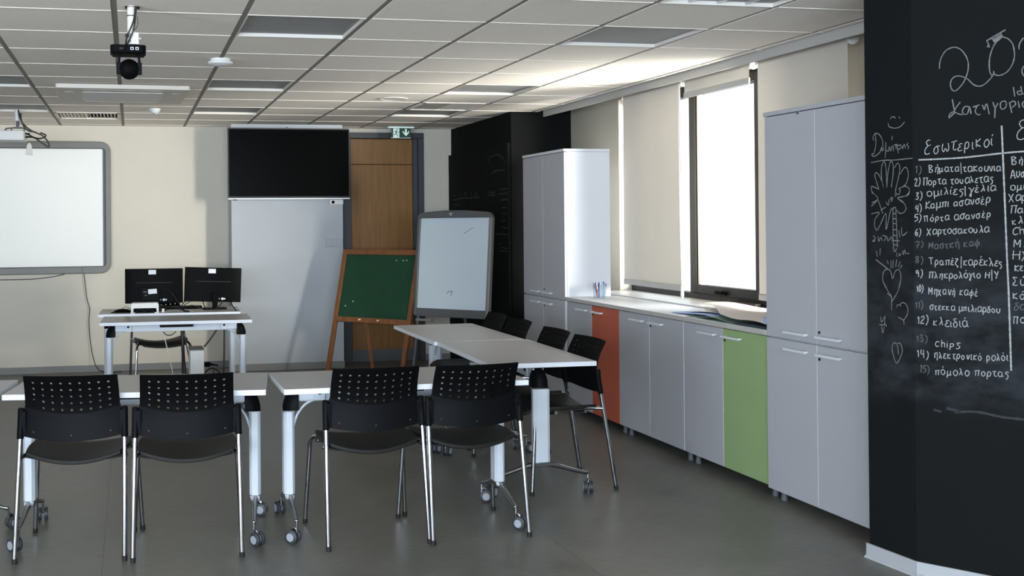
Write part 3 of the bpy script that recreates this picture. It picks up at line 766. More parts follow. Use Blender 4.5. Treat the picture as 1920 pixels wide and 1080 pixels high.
    def seat(u, v):
        u = u*2 - 1; y = 0.095 + 0.40 * v
        wid = 0.205 + 0.018 * math.sin(PI * min(1, v*1.1)) - 0.03 * max(0, v - 0.9) / 0.1
        rear = -0.040 * (1 - u*u) * (1 - 0.55*v); fall = -0.030 * max(0, (v - 0.8) / 0.2) ** 2
        return (u * wid, y - 0.02 * (1 - u*u) * (1 - v), 0.462 + rear + fall)
    bm = new(); shell(bm, seat, 14, 12, (0, 0, -0.020)); obj('seat', bm, M_seat, t, bevel=0.004)
    bm = new()
    for y in (0.17, 0.34): tube(bm, smooth([(-0.226, y, 0.428), (-0.12, y, 0.412), (0.12, y, 0.412), (0.226, y, 0.428)], 4), 0.008, 8)
    obj('seat_frame', bm, M_dchrome, t)
    return t

c0 = make_chair('black stacking chair at front left, first chair of the left pair')
c0['label'] = 'black perforated-back chair, left one of the pair at the left white table'
c0.location = (-0.266, 5.0, 0); c0.rotation_euler = (0, 0, R(-7.5))
dup(c0, (0.232, 4.915, 0), R(-3.0), 'black perforated-back chair, right one of the pair at the left white table')
dup(c0, (1.078, 4.898, 0), R(1.5), 'black perforated-back chair, left one of the pair at the middle white table')
dup(c0, (1.552, 4.888, 0), R(3.4), 'black perforated-back chair, right one of the pair at the middle white table')
dup(c0, (2.547, 5.885, 0), R(91.5), 'black chair nearest the camera on the cabinet side, before the orange door')
dup(c0, (2.553, 6.400, 0), R(91.0), 'black chair second from the near end on the cabinet side of the long table')
dup(c0, (2.575, 7.110, 0), R(92.0), 'black chair third from the near end on the cabinet side, beside the far tall cabinet')
dup(c0, (2.585, 7.610, 0), R(90.0), 'black chair farthest along the cabinet side, in front of the flipchart')
dup(c0, (0.215, 10.22, 0), R(187.0), 'black chair with chrome legs tucked under the computer desk')

# ------------------------------------------------------------------ folding tables on casters
def make_table(label):
    t = thing('folding_table', label, 'table', group='white folding tables on casters')
    bm = new(); box(bm, -0.580, 0.580, -0.295, 0.295, 0.680, 0.705)
    top = obj('tabletop', bm, [M_topw, M_edge], t, bevel=0.0015)
    for p in top.data.polygons:
        p.material_index = 0 if p.normal.z > 0.5 else 1
    bm = new(); box(bm, -0.47, 0.47, -0.02, 0.02, 0.605, 0.668); obj('beam', bm, M_whitemetal, t, bevel=0.003)
    bm = new(); box(bm, -0.13, 0.13, -0.075, -0.030, 0.640, 0.6795); obj('latch_bar', bm, M_plasticsat, t, bevel=0.004)
    for s in (-1, 1):
        X = s * 0.522
        bm = new()
        prism(bm, [(-0.026, -0.030), (-0.014, -0.046), (0.014, -0.046), (0.026, -0.030), (0.026, 0.030), (0.014, 0.046), (-0.014, 0.046), (-0.026, 0.030)], (X, 0, 0.172), (1,0,0), (0,1,0), (0,0,1), 0.393)
        col = obj('column', bm, M_whitemetal, t, bevel=0.002, smoothed=False)
        # black hinged cap: a quarter-round over the column, domed when seen from the end
        bm = new(); cxx = X - s * 0.046; ys = [-1, -0.9, -0.7, -0.4, 0, 0.4, 0.7, 0.9, 1]; G = []
        for yy in ys:
            c = max(0.30, math.sqrt(max(0.0, 1 - yy*yy))) ** 0.6
            G.append([bm.verts.new((cxx, yy * 0.046, 0.567))] + [bm.verts.new((cxx + s * 0.074 * c * math.cos(a), yy * 0.046, 0.567 + 0.108 * c * math.sin(a))) for a in [PI/2*k/8 for k in range(9)]])
        for g, h in zip(G, G[1:]):
            for k in range(10): bm.faces.new((g[k], g[(k+1) % 10], h[(k+1) % 10], h[k]))
        bm.faces.new(G[0]); bm.faces.new(list(reversed(G[-1])))
        capo = obj('column_cap', bm, M_plasticsat, t)
        bm = new(); box(bm, X - 0.028, X + 0.028, -0.047, 0.047, 0.561, 0.568); obj('chrome_collar', bm, M_chrome, capo, bevel=0.002)
        # bracket holding the top, brace, pivot bolt
        bm = new()
        for y in (-0.036, 0.030): box(bm, s*0.375 - 0.028, s*0.375 + 0.028, y, y + 0.006, 0.612, 0.680)
        box(bm, s*0.375 - 0.028, s*0.375 + 0.028, -0.036, 0.036, 0.674, 0.680)
        br = obj('bracket', bm, M_whitemetal, t, bevel=0.002)
        bm = new(); lathe(bm, [(0.009, -0.006), (0.009, 0.0)], (s*0.375, -0.036, 0.645), 'Y', 10); obj('pivot_bolt', bm, M_plasticsat, br)
        bm = new(); box(bm, min(s*0.40, s*0.495), max(s*0.40, s*0.495), -0.03, 0.03, 0.610, 0.664); obj('pivot_arm', bm, M_whitemetal, t, bevel=0.004)
        bm = new(); pts = smooth([(s*0.498, -0.012, 0.490), (s*0.478, -0.012, 0.545), (s*0.440, -0.012, 0.590), (s*0.392, -0.012, 0.612)], 4)
        tube(bm, pts, 0.006, 8); obj('brace', bm, M_whitemetal, t)
        # chrome foot: two arms sloping out from the column bottom
        bm = new(); box(bm, X - 0.024, X + 0.024, -0.046, 0.046, 0.148, 0.173)
        for e in (-1, 1):
            tube(bm, smooth([(X, e*0.01, 0.160), (X, e*0.08, 0.150), (X, e*0.18, 0.120), (X, e*0.262, 0.100)], 3), [0.017, 0.016, 0.015, 0.014, 0.013, 0.012, 0.012, 0.011, 0.010, 0.010], 8)
        obj('foot', bm, M_dchrome, t, bevel=0.003)
        for e in (-1, 1):
            cx, cy = X, e * 0.262; tw = random.uniform(-PI, PI); tr = (math.cos(tw), math.sin(tw))
            wx, wy = cx + tr[0]*0.022, cy + tr[1]*0.022; ax = Vector((-tr[1], tr[0], 0))
            bm = new(); tube(bm, [(cx, cy, 0.104), (cx, cy, 0.048)], 0.0058, 8); 
            tube(bm, smooth([(cx, cy, 0.066), ((cx+wx)/2, (cy+wy)/2, 0.071), (wx, wy, 0.062), (wx, wy, 0.034)], 3), 0.006, 8)
            cs = obj('caster', bm, M_dchrome, t)
            for q in (-1, 1):
                bm = new(); lathe(bm, [(0.010, -0.0085), (0.026, -0.0085), (0.032, -0.005), (0.032, 0.005), (0.027, 0.0085), (0.010, 0.0085)], (0,0,0), 'X', 18)
                Mx = Matrix.Translation(Vector((wx, wy, 0.032)) + ax * q * 0.0155) @ Matrix.Rotation(math.atan2(ax.y, ax.x), 4, 'Z')
                bmesh.ops.transform(bm, matrix=Mx, verts=bm.verts)
                n0 = len(bm.faces)
                lb = new(); lathe(lb, [(0.019, -0.0105), (0.019, 0.0105)], (0,0,0), 'X', 14); bmesh.ops.transform(lb, matrix=Mx, verts=lb.verts)
                w = obj('wheel', bm, M_wheel, cs)
                # hub cap shares the wheel's part
                hb = bmesh.new(); hb.from_mesh(w.data)
                tmp = bpy.data.meshes.new('tmp'); lb.to_mesh(tmp); lb.free(); k = len(hb.faces); hb.from_mesh(tmp); hb.faces.ensure_lookup_table()
                for f in hb.faces[k:]: f.material_index = 1
                hb.to_mesh(w.data); hb.free(); bpy.data.meshes.remove(tmp); w.data.materials.append(M_hub)
    return t
t0 = make_table('x')
t0['label'] = 'white folding table on casters in front of the two left chairs'
t0.location = (0.052, 5.395, 0); t0.rotation_euler = (0, 0, R(-7.6))
dup(t0, (1.247, 5.305, 0), R(0.2), 'white folding table on casters behind the two middle black chairs')
dup(t0, (2.143, 6.175, 0), R(-91.8), 'nearer white folding table of the long row beside the coloured cabinets')
dup(t0, (2.150, 7.345, 0), R(-90.6), 'farther white folding table of the long row, ending by the easel')
dup(t0, (-0.909, 5.130, 0), R(82.3), 'white folding table cut off by the left edge of the picture')
dup(t0, (0.350, 9.060, 0), R(-2.0), 'front white desk table below the two monitors')
d = dup(t0, (0.322, 9.715, 0), R(-2.0), 'rear white desk table carrying the two monitors, nearer the back wall'); d.scale = (1, 1, 1.02)

# ------------------------------------------------------------------ cabinets along the window
XC = 3.240; CD = 0.375
def handle(parent, xf, y0, y1, z):
    bm = new(); box(bm, xf - 0.028, xf - 0.020, y0, y1, z - 0.006, z + 0.006)
    for y in (y0 + 0.012, y1 - 0.020): box(bm, xf - 0.021, xf, y, y + 0.008, z - 0.005, z + 0.005)
    return obj('handle', bm, M_handle, parent, bevel=0.001)
def cabinet(name, label, ya, yb, z0, z1, doors, low_handles, xf=XC, feet=True, cat='cabinet', group=None):
    """ya > yb: from the far end to the near end; doors: list of (material, handle at far/near edge, lock)"""
    t = thing(name, label, cat, (xf, (ya + yb) / 2, z0), group=group); oy = (ya + yb) / 2; L = (ya - yb) / 2
    bm = new(); box(bm, 0.019, CD, -L + 0.002, L - 0.002, 0.0, z1 - z0); obj('body', bm, M_cabw, t, bevel=0.001)
    n = len(doors); w = 2 * L / n
    for k, (mt, side, lock) in enumerate(doors):
        b = L - k*w - 0.0015; a = L - (k+1)*w + 0.0015
        bm = new(); box(bm, 0.0, 0.018, a, b, 0.001, z1 - z0 - 0.003)
        d = obj('door', bm, [mt, M_cabw if mt is M_cab else mt], t, bevel=0.001)
        for p in d.data.polygons: p.material_index = 1 if abs(p.normal.y) > 0.5 else 0
        hz = (z1 - z0 - 0.045) if low_handles else 0.036
        if side == 'near': handle(d, 0.0, a + 0.060, a + 0.250, hz)
        else: handle(d, 0.0, b - 0.205, b - 0.015, hz)
        if lock:
            bm = new(); lathe(bm, [(0.0075, 0.003), (0.0075, -0.003), (0.005, -0.005)], (0.0, (b if side == 'far' else a) + (-0.020 if side == 'far' else 0.012), hz - 0.022 if low_handles else hz + 0.022), 'X', 10)
            obj('lock', bm, M_lock, d)
    if feet:
        for y in (-L + 0.045, L - 0.045):
            for x in (0.065, CD - 0.065):
                bm = new(); lathe(bm, [(0.017, -z0), (0.019, -z0 + 0.012), (0.015, -z0 + 0.03), (0.021, 0.0)], (x, y, 0), 'Z', 12); obj('foot', bm, M_foot, t)
    return t
LW = [(M_cab, 'near', False), (M_cab, 'far', True)]
cabinet('base_cabinet', 'pale grey lower cabinet of the far tall stack, by the black wall', 8.980, 8.062, 0.066, 0.845, LW, True)
up = cabinet('upper_cabinet', 'tall pale grey two-door cabinet stacked on top at the far end by the black wall', 8.980, 8.062, 0.849, 1.985, LW, False, feet=False)
bm = new(); box(bm, -0.004, CD, -0.461, 0.461, 1.137, 1.158); obj('top_panel', bm, M_cabw, up, bevel=0.001)
cabinet('base_cabinet', 'low window cabinet with one pale grey and one orange door', 8.018, 7.103, 0.068, 0.846, [(M_cab, 'near', False), (M_orange, 'far', True)], True)
cabinet('base_cabinet', 'low window cabinet with two pale grey doors, between orange and green', 7.100, 6.190, 0.068, 0.846, LW, True)
cabinet('base_cabinet', 'low window cabinet with one pale grey and one green door', 6.187, 5.277, 0.068, 0.846, [(M_cab, 'near', False), (M_green, 'far', True)], True)
cabinet('base_cabinet', 'pale grey lower cabinet of the near tall stack, touching the chalkboard column', 5.268, 4.395, 0.060, 0.845, LW, True, xf=3.228)
up = cabinet('upper_cabinet', 'tall pale grey two-door cabinet stacked on top next to the chalkboard column', 5.268, 4.395, 0.849, 1.985, LW, False, xf=3.228, feet=False)
bm = new(); box(bm, -0.004, CD, -0.4385, 0.445, 1.137, 1.158); obj('top_panel', bm, M_cab, up, bevel=0.001)
bm = new(); box(bm, -0.004, 0.006, 0.13, 0.145, 1.122, 1.137); obj('door_stop', bm, M_foot, up)
bm = new(); box(bm, 3.226, 3.655, 5.277, 8.030, 0.849, 0.875)
w = obj('worktop', bm, [M_cabw, M_pelmet], bevel=0.001); tag(w, 'long white worktop running over the low cabinets under the window', 'worktop')
for p in w.data.polygons: p.material_index = 0 if p.normal.z > 0.5 else 1

# ------------------------------------------------------------------ roller blinds
def blind(label, ya, yb, zb, skew=0.0, wob=0.0):
    t = thing('roller_blind', label, 'blind', (3.75, (ya + yb) / 2, 2.41), group='beige roller blinds')
    L = (ya - yb) / 2
    bm = new(); tube(bm, [(0, -L, 0), (0, L, 0)], 0.024, 16); obj('roller', bm, M_blind, t)
    bm = new()
    H = 2.41 - zb
    def f(u, v):
        y = -L + 2*L*u; d = v * H
        y += skew * v * (1 - u) * (v ** 1.5)
        x = -0.024 + 0.010 * math.sin(PI * u) * v * 0.4 + wob * 0.006 * math.sin(u * 9 + 1) * v
        return Vector((x, y, -d))
    sheet(bm, f, 16, 24); obj('fabric', bm, M_blind, t)
    bm = new(); box(bm, -0.031, -0.019, -L - 0.004, L + 0.004, -H - 0.012, -H + 0.028); obj('bottom_bar', bm, M_pelmet, t, bevel=0.004)
    for s in (-1, 1):
        bm = new(); lathe(bm, [(0.032, 0), (0.034, s*0.004), (0.030, s*0.016), (0.014, s*0.020)], (0, s*(L + 0.004), 0), 'Y', 16); box(bm, -0.03, 0.03, min(s*(L+0.012), s*(L+0.016)), max(s*(L+0.012), s*(L+0.016)), -0.02, 0.11)
        obj('end_bracket', bm, M_white, t)
    return t
blind('beige roller blind let down over the far window pane', 8.053, 7.130, 0.975, wob=1)
b2 = blind('beige roller blind rolled up above the clear bright pane', 7.070, 6.245, 2.300)
blind('beige roller blind glowing above the near tall cabinet', 6.150, 5.276, 0.975, skew=0.0, wob=1)
bm = new()
for dx in (0.0, 0.018): tube(bm, smooth([(3.72, 7.135 + dx, 2.40), (3.72, 7.13 + dx*0.8, 1.7), (3.72, 7.115 + dx*0.5, 0.99)], 4), 0.0022, 6)
ch = obj('chain', bm, M_white, b2)
ch.location = -b2.location
bm = new(); lathe(bm, [(0.006, 0.0), (0.012, 0.02), (0.012, 0.085), (0.006, 0.10)], (3.72, 7.118, 0.91), 'Z', 10); wgt = obj('chain_weight', bm, M_white, b2); wgt.location = -b2.location

# ------------------------------------------------------------------ things on the worktop
t = thing('pen_cup', 'clear plastic cup holding blue and orange pens at the far end of the worktop', 'cup', (3.42, 7.83, 0.875))
bm = new(); lathe(bm, [(0.0, 0.001), (0.044, 0.001), (0.054, 0.110), (0.051, 0.110), (0.041, 0.005), (0.0, 0.005)], (0,0,0), 'Z', 24); obj('cup_wall', bm, M_clear, t)
for k, (mt, a, ln) in enumerate([(M_pen_b, 0.3, 0.115), (M_pen_b, 1.9, 0.108), (M_pen_o, 3.6, 0.100), (M_white, 5.0, 0.095), (M_pen_b, 4.2, 0.112)]):
    bm = new(); tube(bm, [(3.42 + 0.022*math.cos(a), 7.83 + 0.022*math.sin(a), 0.882), (3.42 + 0.040*math.cos(a), 7.83 + 0.040*math.sin(a), 0.882 + ln)], 0.0055, 8)
    p = obj('pen', bm, mt); tag(p, ['blue pen leaning in the cup, nearest the window', 'tall blue pen at the far side of the cup', 'orange pen leaning in the clear cup', 'short white pen in the clear cup', 'blue pen leaning over the front of the cup'][k], 'pen', 'pens in the clear cup')
def paper(name, label, mt, corners, bumpf, nu=14, nv=10, th=0.0008, cat='paper', group=None):
    A, B, C, D = [Vector(c) for c in corners]
    bm = new()
    def f(u, v):
        p = A*(1-u)*(1-v) + B*u*(1-v) + C*u*v + D*(1-u)*v
        p.z += bumpf(u, v); return p
    shell(bm, f, nu, nv, (0, 0, -th)); o = obj(name, bm, mt); tag(o, label, cat, group); return o
Z0 = 0.8765
paper('display_folder', 'grey green card folder lying flat at the worktop edge', M_greenfold, [(3.245, 5.30, Z0), (3.245, 6.17, Z0), (3.47, 6.20, Z0), (3.47, 5.30, Z0)], lambda u, v: 0.0005, th=0.001, cat='folder')
paper('display_folder', 'second grey green card folder bulging on top of the flat one', M_greenfold, [(3.262, 5.32, Z0 + 0.004), (3.262, 6.08, Z0 + 0.004), (3.50, 6.10, Z0 + 0.004), (3.50, 5.32, Z0 + 0.004)], lambda u, v: 0.026 * math.exp(-((u - 0.74) / 0.14) ** 2) * (0.5 + 0.5*v), th=0.002, cat='folder')
paper('plastic_sleeve', 'white and blue sleeve of sheets sticking out at the far side of the papers', M_blue, [(3.30, 5.90, Z0 + 0.012), (3.30, 6.45, Z0 + 0.010), (3.52, 6.50, Z0 + 0.010), (3.52, 5.90, Z0 + 0.012)], lambda u, v: 0.006 * math.sin(u * 5), th=0.003)
paper('paper_sheet', 'plain white sheet lying under the big drawing by the sleeve', M_paper, [(3.36, 5.75, Z0 + 0.024), (3.37, 6.40, Z0 + 0.018), (3.58, 6.42, Z0 + 0.018), (3.58, 5.75, Z0 + 0.024)], lambda u, v: 0.008 * math.sin(u * 4 + v * 2))
paper('navy_folder', 'dark navy folder at the worktop end beside the near tall cabinet', M_navy, [(3.245, 5.285, Z0 + 0.007), (3.245, 5.62, Z0 + 0.007), (3.46, 5.62, Z0 + 0.008), (3.46, 5.285, Z0 + 0.007)], lambda u, v: 0.004 * math.sin(PI * u), th=0.005, cat='folder')
paper('drawing_sheet', 'big wavy sheet with faint pencil marks spread over the folders', M_papers, [(3.262, 5.33, Z0 + 0.024), (3.275, 5.82, Z0 + 0.036), (3.72, 6.82, Z0 + 0.032), (3.93, 5.65, Z0 + 0.075)], lambda u, v: 0.014 * math.sin(u * 7 + 2 * v) * (0.4 + v) + 0.014 * math.sin(v * 5), 24, 18)
bm = new(); box(bm, 3.28, 3.38, 5.285, 5.385, Z0 + 0.0205, Z0 + 0.055); o = obj('note_block', bm, M_blue, bevel=0.002); tag(o, 'pale blue note block at the worktop end against the near tall cabinet', 'note block')
bm = new(); box(bm, 3.935, 3.975, 6.55, 6.95, 0.885, 0.905); o = obj('wooden_stick', bm, M_brown, bevel=0.001); tag(o, 'dark brown stick lying on the window sill below the handle', 'stick')

# ------------------------------------------------------------------ back wall: television, whiteboard, switch
t = thing('television', 'large black flat television hung on the white pilaster', 'tv', (1.535, 11.0, 2.045))
L, Hh = 0.605, 0.344
bm = new(); box(bm, -L, L, -0.018, 0.025, -Hh, Hh); obj('casing', bm, M_tvb, t, bevel=0.003)
bm = new(); box(bm, -L + 0.010, L - 0.010, -0.020, -0.016, -Hh + 0.018, Hh - 0.010); obj('screen', bm, M_tv, t)
bm = new(); box(bm, -L, L, -0.021, 0.0, -Hh - 0.010, -Hh + 0.002); obj('silver_strip', bm, M_silver, t, bevel=0.001)
bm = new(); box(bm, -L + 0.045, -L + 0.085, -0.018, 0.0, -Hh - 0.018, -Hh - 0.010); obj('sensor', bm, M_plastic, t)
bm = new(); box(bm, -0.3, 0.3, 0.025, 0.079, -0.2, 0.2); obj('wall_mount', bm, M_plastic, t)
bm = new(); box(bm, -L + 0.01, L - 0.01, -0.012, 0.015, Hh, Hh + 0.006); box(bm, -0.03, -0.012, -0.014, 0.015, Hh + 0.006, Hh + 0.016); obj('top_strip', bm, M_wbframe, t)
t = thing('wall_sensor_box', 'small white box under the right end of the television', 'sensor', (2.015, 11.08, 1.662))
bm = new(); box(bm, -0.070, 0.070, -0.035, 0.0, -0.024, 0.024); obj('case', bm, M_white, t, bevel=0.003)
bm = new(); lathe(bm, [(0.016, 0), (0.016, -0.006), (0.010, -0.008)], (-0.035, -0.035, 0), 'Y', 12); obj('lens', bm, M_plastic, t)
t = thing('switch_plate', 'wide white light switch plate on the pilaster beside the easel', 'light switch', (1.994, 11.08, 1.253))
bm = new(); box(bm, -0.088, 0.088, -0.010, 0.0, -0.041, 0.041); obj('plate', bm, M_plate, t, bevel=0.003)
for k in range(3):
    bm = new(); box(bm, -0.078 + k*0.053, -0.030 + k*0.053, -0.014, -0.009, -0.032, 0.032); obj('rocker', bm, M_plate, t, bevel=0.002)

t = thing('interactive_whiteboard', 'wide whiteboard with rounded grey frame on the back wall', 'whiteboard', (-1.09, 11.40, 1.625))
def rrect(w, h, r, n=8):
    out = []
    for cx, cy, a0 in ((w-r, h-r, 0), (-w+r, h-r, 90), (-w+r, -h+r, 180), (w-r, -h+r, 270)):
        for k in range(n+1):
            a = R(a0 + 90*k/n); out.append((cx + r*math.cos(a), cy + r*math.sin(a)))
    return out
def ring(bm, o1, o2, y0, y1):
    A = [bm.verts.new((x, y0, z)) for x, z in o1]; B = [bm.verts.new((x, y0, z)) for x, z in o2]
    A2 = [bm.verts.new((x, y1, z)) for x, z in o1]; B2 = [bm.verts.new((x, y1, z)) for x, z in o2]; n = len(A)
    for k in range(n):
        j = (k+1) % n
        bm.faces.new((A[k], A[j], B[j], B[k])); bm.faces.new((A2[k], B2[k], B2[j], A2[j])); bm.faces.new((A[k], A2[k], A2[j], A[j])); bm.faces.new((B[k], B[j], B2[j], B2[k]))
bm = new(); ring(bm, rrect(0.897, 0.651, 0.10), rrect(0.845, 0.583, 0.035), -0.022, 0.05); obj('frame', bm, M_wbframe, t, bevel=0.006)
bm = new(); ring(bm, rrect(0.846, 0.584, 0.035), rrect(0.822, 0.578, 0.01), -0.010, 0.03); obj('inner_frame', bm, M_wbframed, t)
bm = new(); box(bm, -0.83, 0.83, -0.004, 0.02, -0.579, 0.579); obj('writing_surface', bm, M_wboard, t)
for x in (0.62, 0.865):
    bm = new(); box(bm, x - 0.004, x + 0.004, -0.0235, 0.0, -0.651 if x < 0.8 else -0.45, -0.585 if x < 0.8 else -0.44); obj('frame_joint', bm, M_wbframed, t)
bm = new(); tube(bm, smooth([(-1.35, 11.44, 0.925), (-1.0, 11.44, 0.925), (-0.82, 11.44, 0.938), (-0.66, 11.44, 0.965), (-0.60, 11.43, 1.0)], 5), 0.004, 6)
o = obj('whiteboard_cord', bm, M_cable); tag(o, 'short dark cord sagging along the underside of the whiteboard', 'cord')
bm = new(); tube(bm, smooth([(-0.458, 11.43, 0.985), (-0.448, 11.43, 0.88), (-0.43, 11.43, 0.723), (-0.405, 11.43, 0.62), (-0.413, 11.43, 0.5), (-0.40, 11.43, 0.3), (-0.375, 11.41, 0.15), (-0.33, 11.37, 0.035), (-0.25, 11.33, 0.006), (-0.10, 11.30, 0.006)], 5), 0.004, 6)
o = obj('floor_cord', bm, M_cable); tag(o, 'thin dark cord dropping from the whiteboard to the floor', 'cord')

# ------------------------------------------------------------------ exit sign
t = thing('exit_sign', 'small green lit exit sign with running figure and down arrow, above the door', 'exit sign', (2.722, 11.20, HC))
bm = new(); box(bm, -0.133, 0.133, -0.03, 0.03, -0.014, 0.0); obj('housing', bm, M_exitw, t, bevel=0.002)
bm = new(); box(bm, -0.102, 0.102, -0.003, 0.003, -0.112, -0.014); obj('panel', bm, M_exitg, t)
bm = new(); box(bm, -0.104, 0.104, -0.004, 0.004, -0.117, -0.112); obj('edge_strip', bm, M_exitw, t)
def sx(px): return (px - 830.0) / 5450.0
def sz(py): return -0.014 - (py - 285) / (860 - 285) * 0.098
bm = new(); box(bm, sx(385), sx(735), -0.0045, -0.003, sz(850), sz(305)); obj('white_field', bm, M_exitw, t)
bm = new()
prism(bm, [(sx(x), sz(y)) for x, y in ((1060,330),(1165,330),(1165,540),(1200,560),(1290,430),(1305,480),(1280,580),(1120,770),(950,580),(915,480),(935,430),(1020,550),(1060,540))], (0, -0.0045, 0), (1,0,0), (0,0,1), (0,1,0), 0.0012)
obj('arrow', bm, M_exitw, t, smoothed=False)
bm = new()
lathe(bm, [(0.0068, -0.0058), (0.0068, -0.0045)], (sx(600), 0, sz(382)), 'Y', 12)
def limb(pts, r): 
    tube(bm, [(sx(x), -0.0050, sz(y)) for x, y in pts], r, 6)
limb([(570,460),(535,570)], 0.0062); limb([(540,560),(500,620),(485,680),(400,675)], 0.0036); limb([(545,570),(590,670),(640,790)], 0.0036)
limb([(560,455),(480,440),(440,530)], 0.0028); limb([(585,470),(640,525),(725,540)], 0.0028)
obj('running_figure', bm, M_exitg, t)

# ------------------------------------------------------------------ easel with green board, flipchart
def frame_board(origin, yaw, lean, W):
    e = Matrix.Translation(origin) @ Matrix.Rotation(yaw, 4, 'Z') @ Matrix.Rotation(-lean, 4, 'X')
    return e
t = thing('easel', 'pine easel holding a green felt board in front of the door', 'easel', (2.167, 10.15, 0.0), R(-50.2))
W2, T = 0.455, R(14.0)
def lp(x, s, off=0.0):            # along the leaning plane: s metres from the floor, off in front (-) or behind (+)
    return Vector((x, (s - 0.535) * math.sin(T) + off, 0)) + Vector((0, 0, s * math.cos(T) - off * math.sin(T)))
def bar(bm, x0, x1, s0, s1, f0, f1):
    v = [bm.verts.new(lp(x, s, f)) for x, s, f in ((x0,s0,f0),(x1,s0,f0),(x1,s1,f0),(x0,s1,f0),(x0,s0,f1),(x1,s0,f1),(x1,s1,f1),(x0,s1,f1))]
    for f in ((3,2,1,0),(4,5,6,7),(0,1,5,4),(1,2,6,5),(2,3,7,6),(3,0,4,7)): bm.faces.new([v[i] for i in f])
for s in (-1, 1):
    bm = new(); bar(bm, min(s*W2, s*(W2-0.045)), max(s*W2, s*(W2-0.045)), 0.0, 1.235, -0.012, 0.018); obj('side_post', bm, M_wood, t, bevel=0.003)
bm = new(); bar(bm, -W2 + 0.045, W2 - 0.045, 1.185, 1.235, -0.010, 0.016); obj('top_rail', bm, M_wood, t, bevel=0.003)
bm = new(); bar(bm, -W2 + 0.045, W2 - 0.045, 0.535, 0.585, -0.016, 0.018); rail = obj('bottom_rail', bm, M_wood, t, bevel=0.003)
bm = new(); bar(bm, -W2 + 0.046, W2 - 0.046, 0.584, 1.186, 0.002, 0.010); gb = obj('green_board', bm, M_greenboard, t)
for x in (-0.12, 0.10):
    bm = new(); p = lp(x, 0.565, -0.016); lathe(bm, [(0.007, 0.0), (0.009, -0.02), (0.006, -0.028)], p, 'Y', 10); obj('peg', bm, M_peg, rail)
for x, s in ((0.19, 1.135), (0.27, 1.135), (0.31, 1.137), (-0.25, 0.735), (-0.335, 0.69)):
    bm = new(); lathe(bm, [(0.005, 0.0), (0.006, -0.006), (0.003, -0.010)], lp(x, s, 0.002), 'Y', 8); obj('push_pin', bm, M_peg, gb)
bm = new(); tube(bm, [Vector((-0.115, 0.045, 0.60)), Vector((-0.12, 0.185, 0.02))], 0.021, 4); obj('rear_leg', bm, M_wood, t)

t = thing('flipchart_easel', 'white flipchart board in a charcoal frame leaning by the black wall', 'flipchart', (2.690, 9.30, 0.0), R(-48.0))
T = R(5.6); W2 = 0.348
def lp(x, s, off=0.0):
    return Vector((x, (s - 0.64) * math.sin(T) + off, 0)) + Vector((0, 0, s * math.cos(T) - off * math.sin(T)))
bm = new(); bar(bm, -W2, W2, 0.690, 1.500, -0.006, 0.006); obj('board', bm, M_flipboard, t)
bm = new(); tube(bm, [lp(0.10, 1.36, -0.0065), lp(0.19, 1.41, -0.0065)], 0.0018, 4); tube(bm, [lp(-0.05, 0.84, -0.0065), lp(-0.02, 0.86, -0.0065), lp(0.02, 0.855, -0.0065)], 0.003, 4); tube(bm, [lp(0.0, 0.86, -0.0065), lp(-0.005, 0.82, -0.0065)], 0.003, 4); obj('marker_smudge', bm, M_wbframe, t)
bm = new(); bar(bm, -W2 - 0.012, W2 + 0.012, 0.632, 0.704, -0.020, 0.012); obj('bottom_rail', bm, M_flipframe, t, bevel=0.004)
for s in (-1, 1):
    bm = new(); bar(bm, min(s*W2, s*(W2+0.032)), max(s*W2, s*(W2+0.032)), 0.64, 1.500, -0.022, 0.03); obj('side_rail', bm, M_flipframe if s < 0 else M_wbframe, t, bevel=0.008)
bm = new()
poly = [(-W2-0.032, 1.495), (W2+0.032, 1.495)] + [(W2 + 0.032 - 0.06*(1-math.cos(R(a))), 1.495 + 0.05*math.sin(R(a))) for a in (20, 45, 70, 90)] + [(0.1, 1.560), (-0.1, 1.560)] + [(-W2 - 0.032 + 0.06*(1-math.cos(R(a))), 1.495 + 0.05*math.sin(R(a))) for a in (90, 70, 45, 20)]
o0 = lp(0, 0, -0.026)
prism(bm, poly, o0, (1,0,0), (0, math.sin(T), math.cos(T)), (0, math.cos(T), -math.sin(T)), 0.052); obj('clamp_bar', bm, M_flipframe, t, bevel=0.006)
bm = new(); p = lp(-0.03, 1.527, -0.027)
for k in range(3):
    a = R(90 + 120*k + 180); b = R(90 + 120*(k+1) + 180)
    tube(bm, [p + Vector((0.016*math.cos(a), 0, 0.013*math.sin(a))), p + Vector((0.016*math.cos(b), 0, 0.013*math.sin(b)))], 0.003, 6)
obj('maker_emblem', bm, M_silver, t)
bm = new(); bar(bm, -W2 + 0.03, -W2 + 0.18, 0.590, 0.612, -0.07, 0.0); obj('pen_tray', bm, M_wbframe, t, bevel=0.003)
for s in (-1, 1):
    bm = new(); tube(bm, [lp(s*(W2-0.0), 0.66, 0.02), lp(s*(W2+0.02), 0.0, 0.0) + Vector((0, 0.0, 0.012))], 0.014, 10); obj('front_leg', bm, M_flipframe, t)
bm = new(); tube(bm, [lp(0.0, 1.2, 0.035), Vector((0.0, 0.38, 0.012))], 0.014, 10); obj('rear_leg', bm, M_flipframe, t)

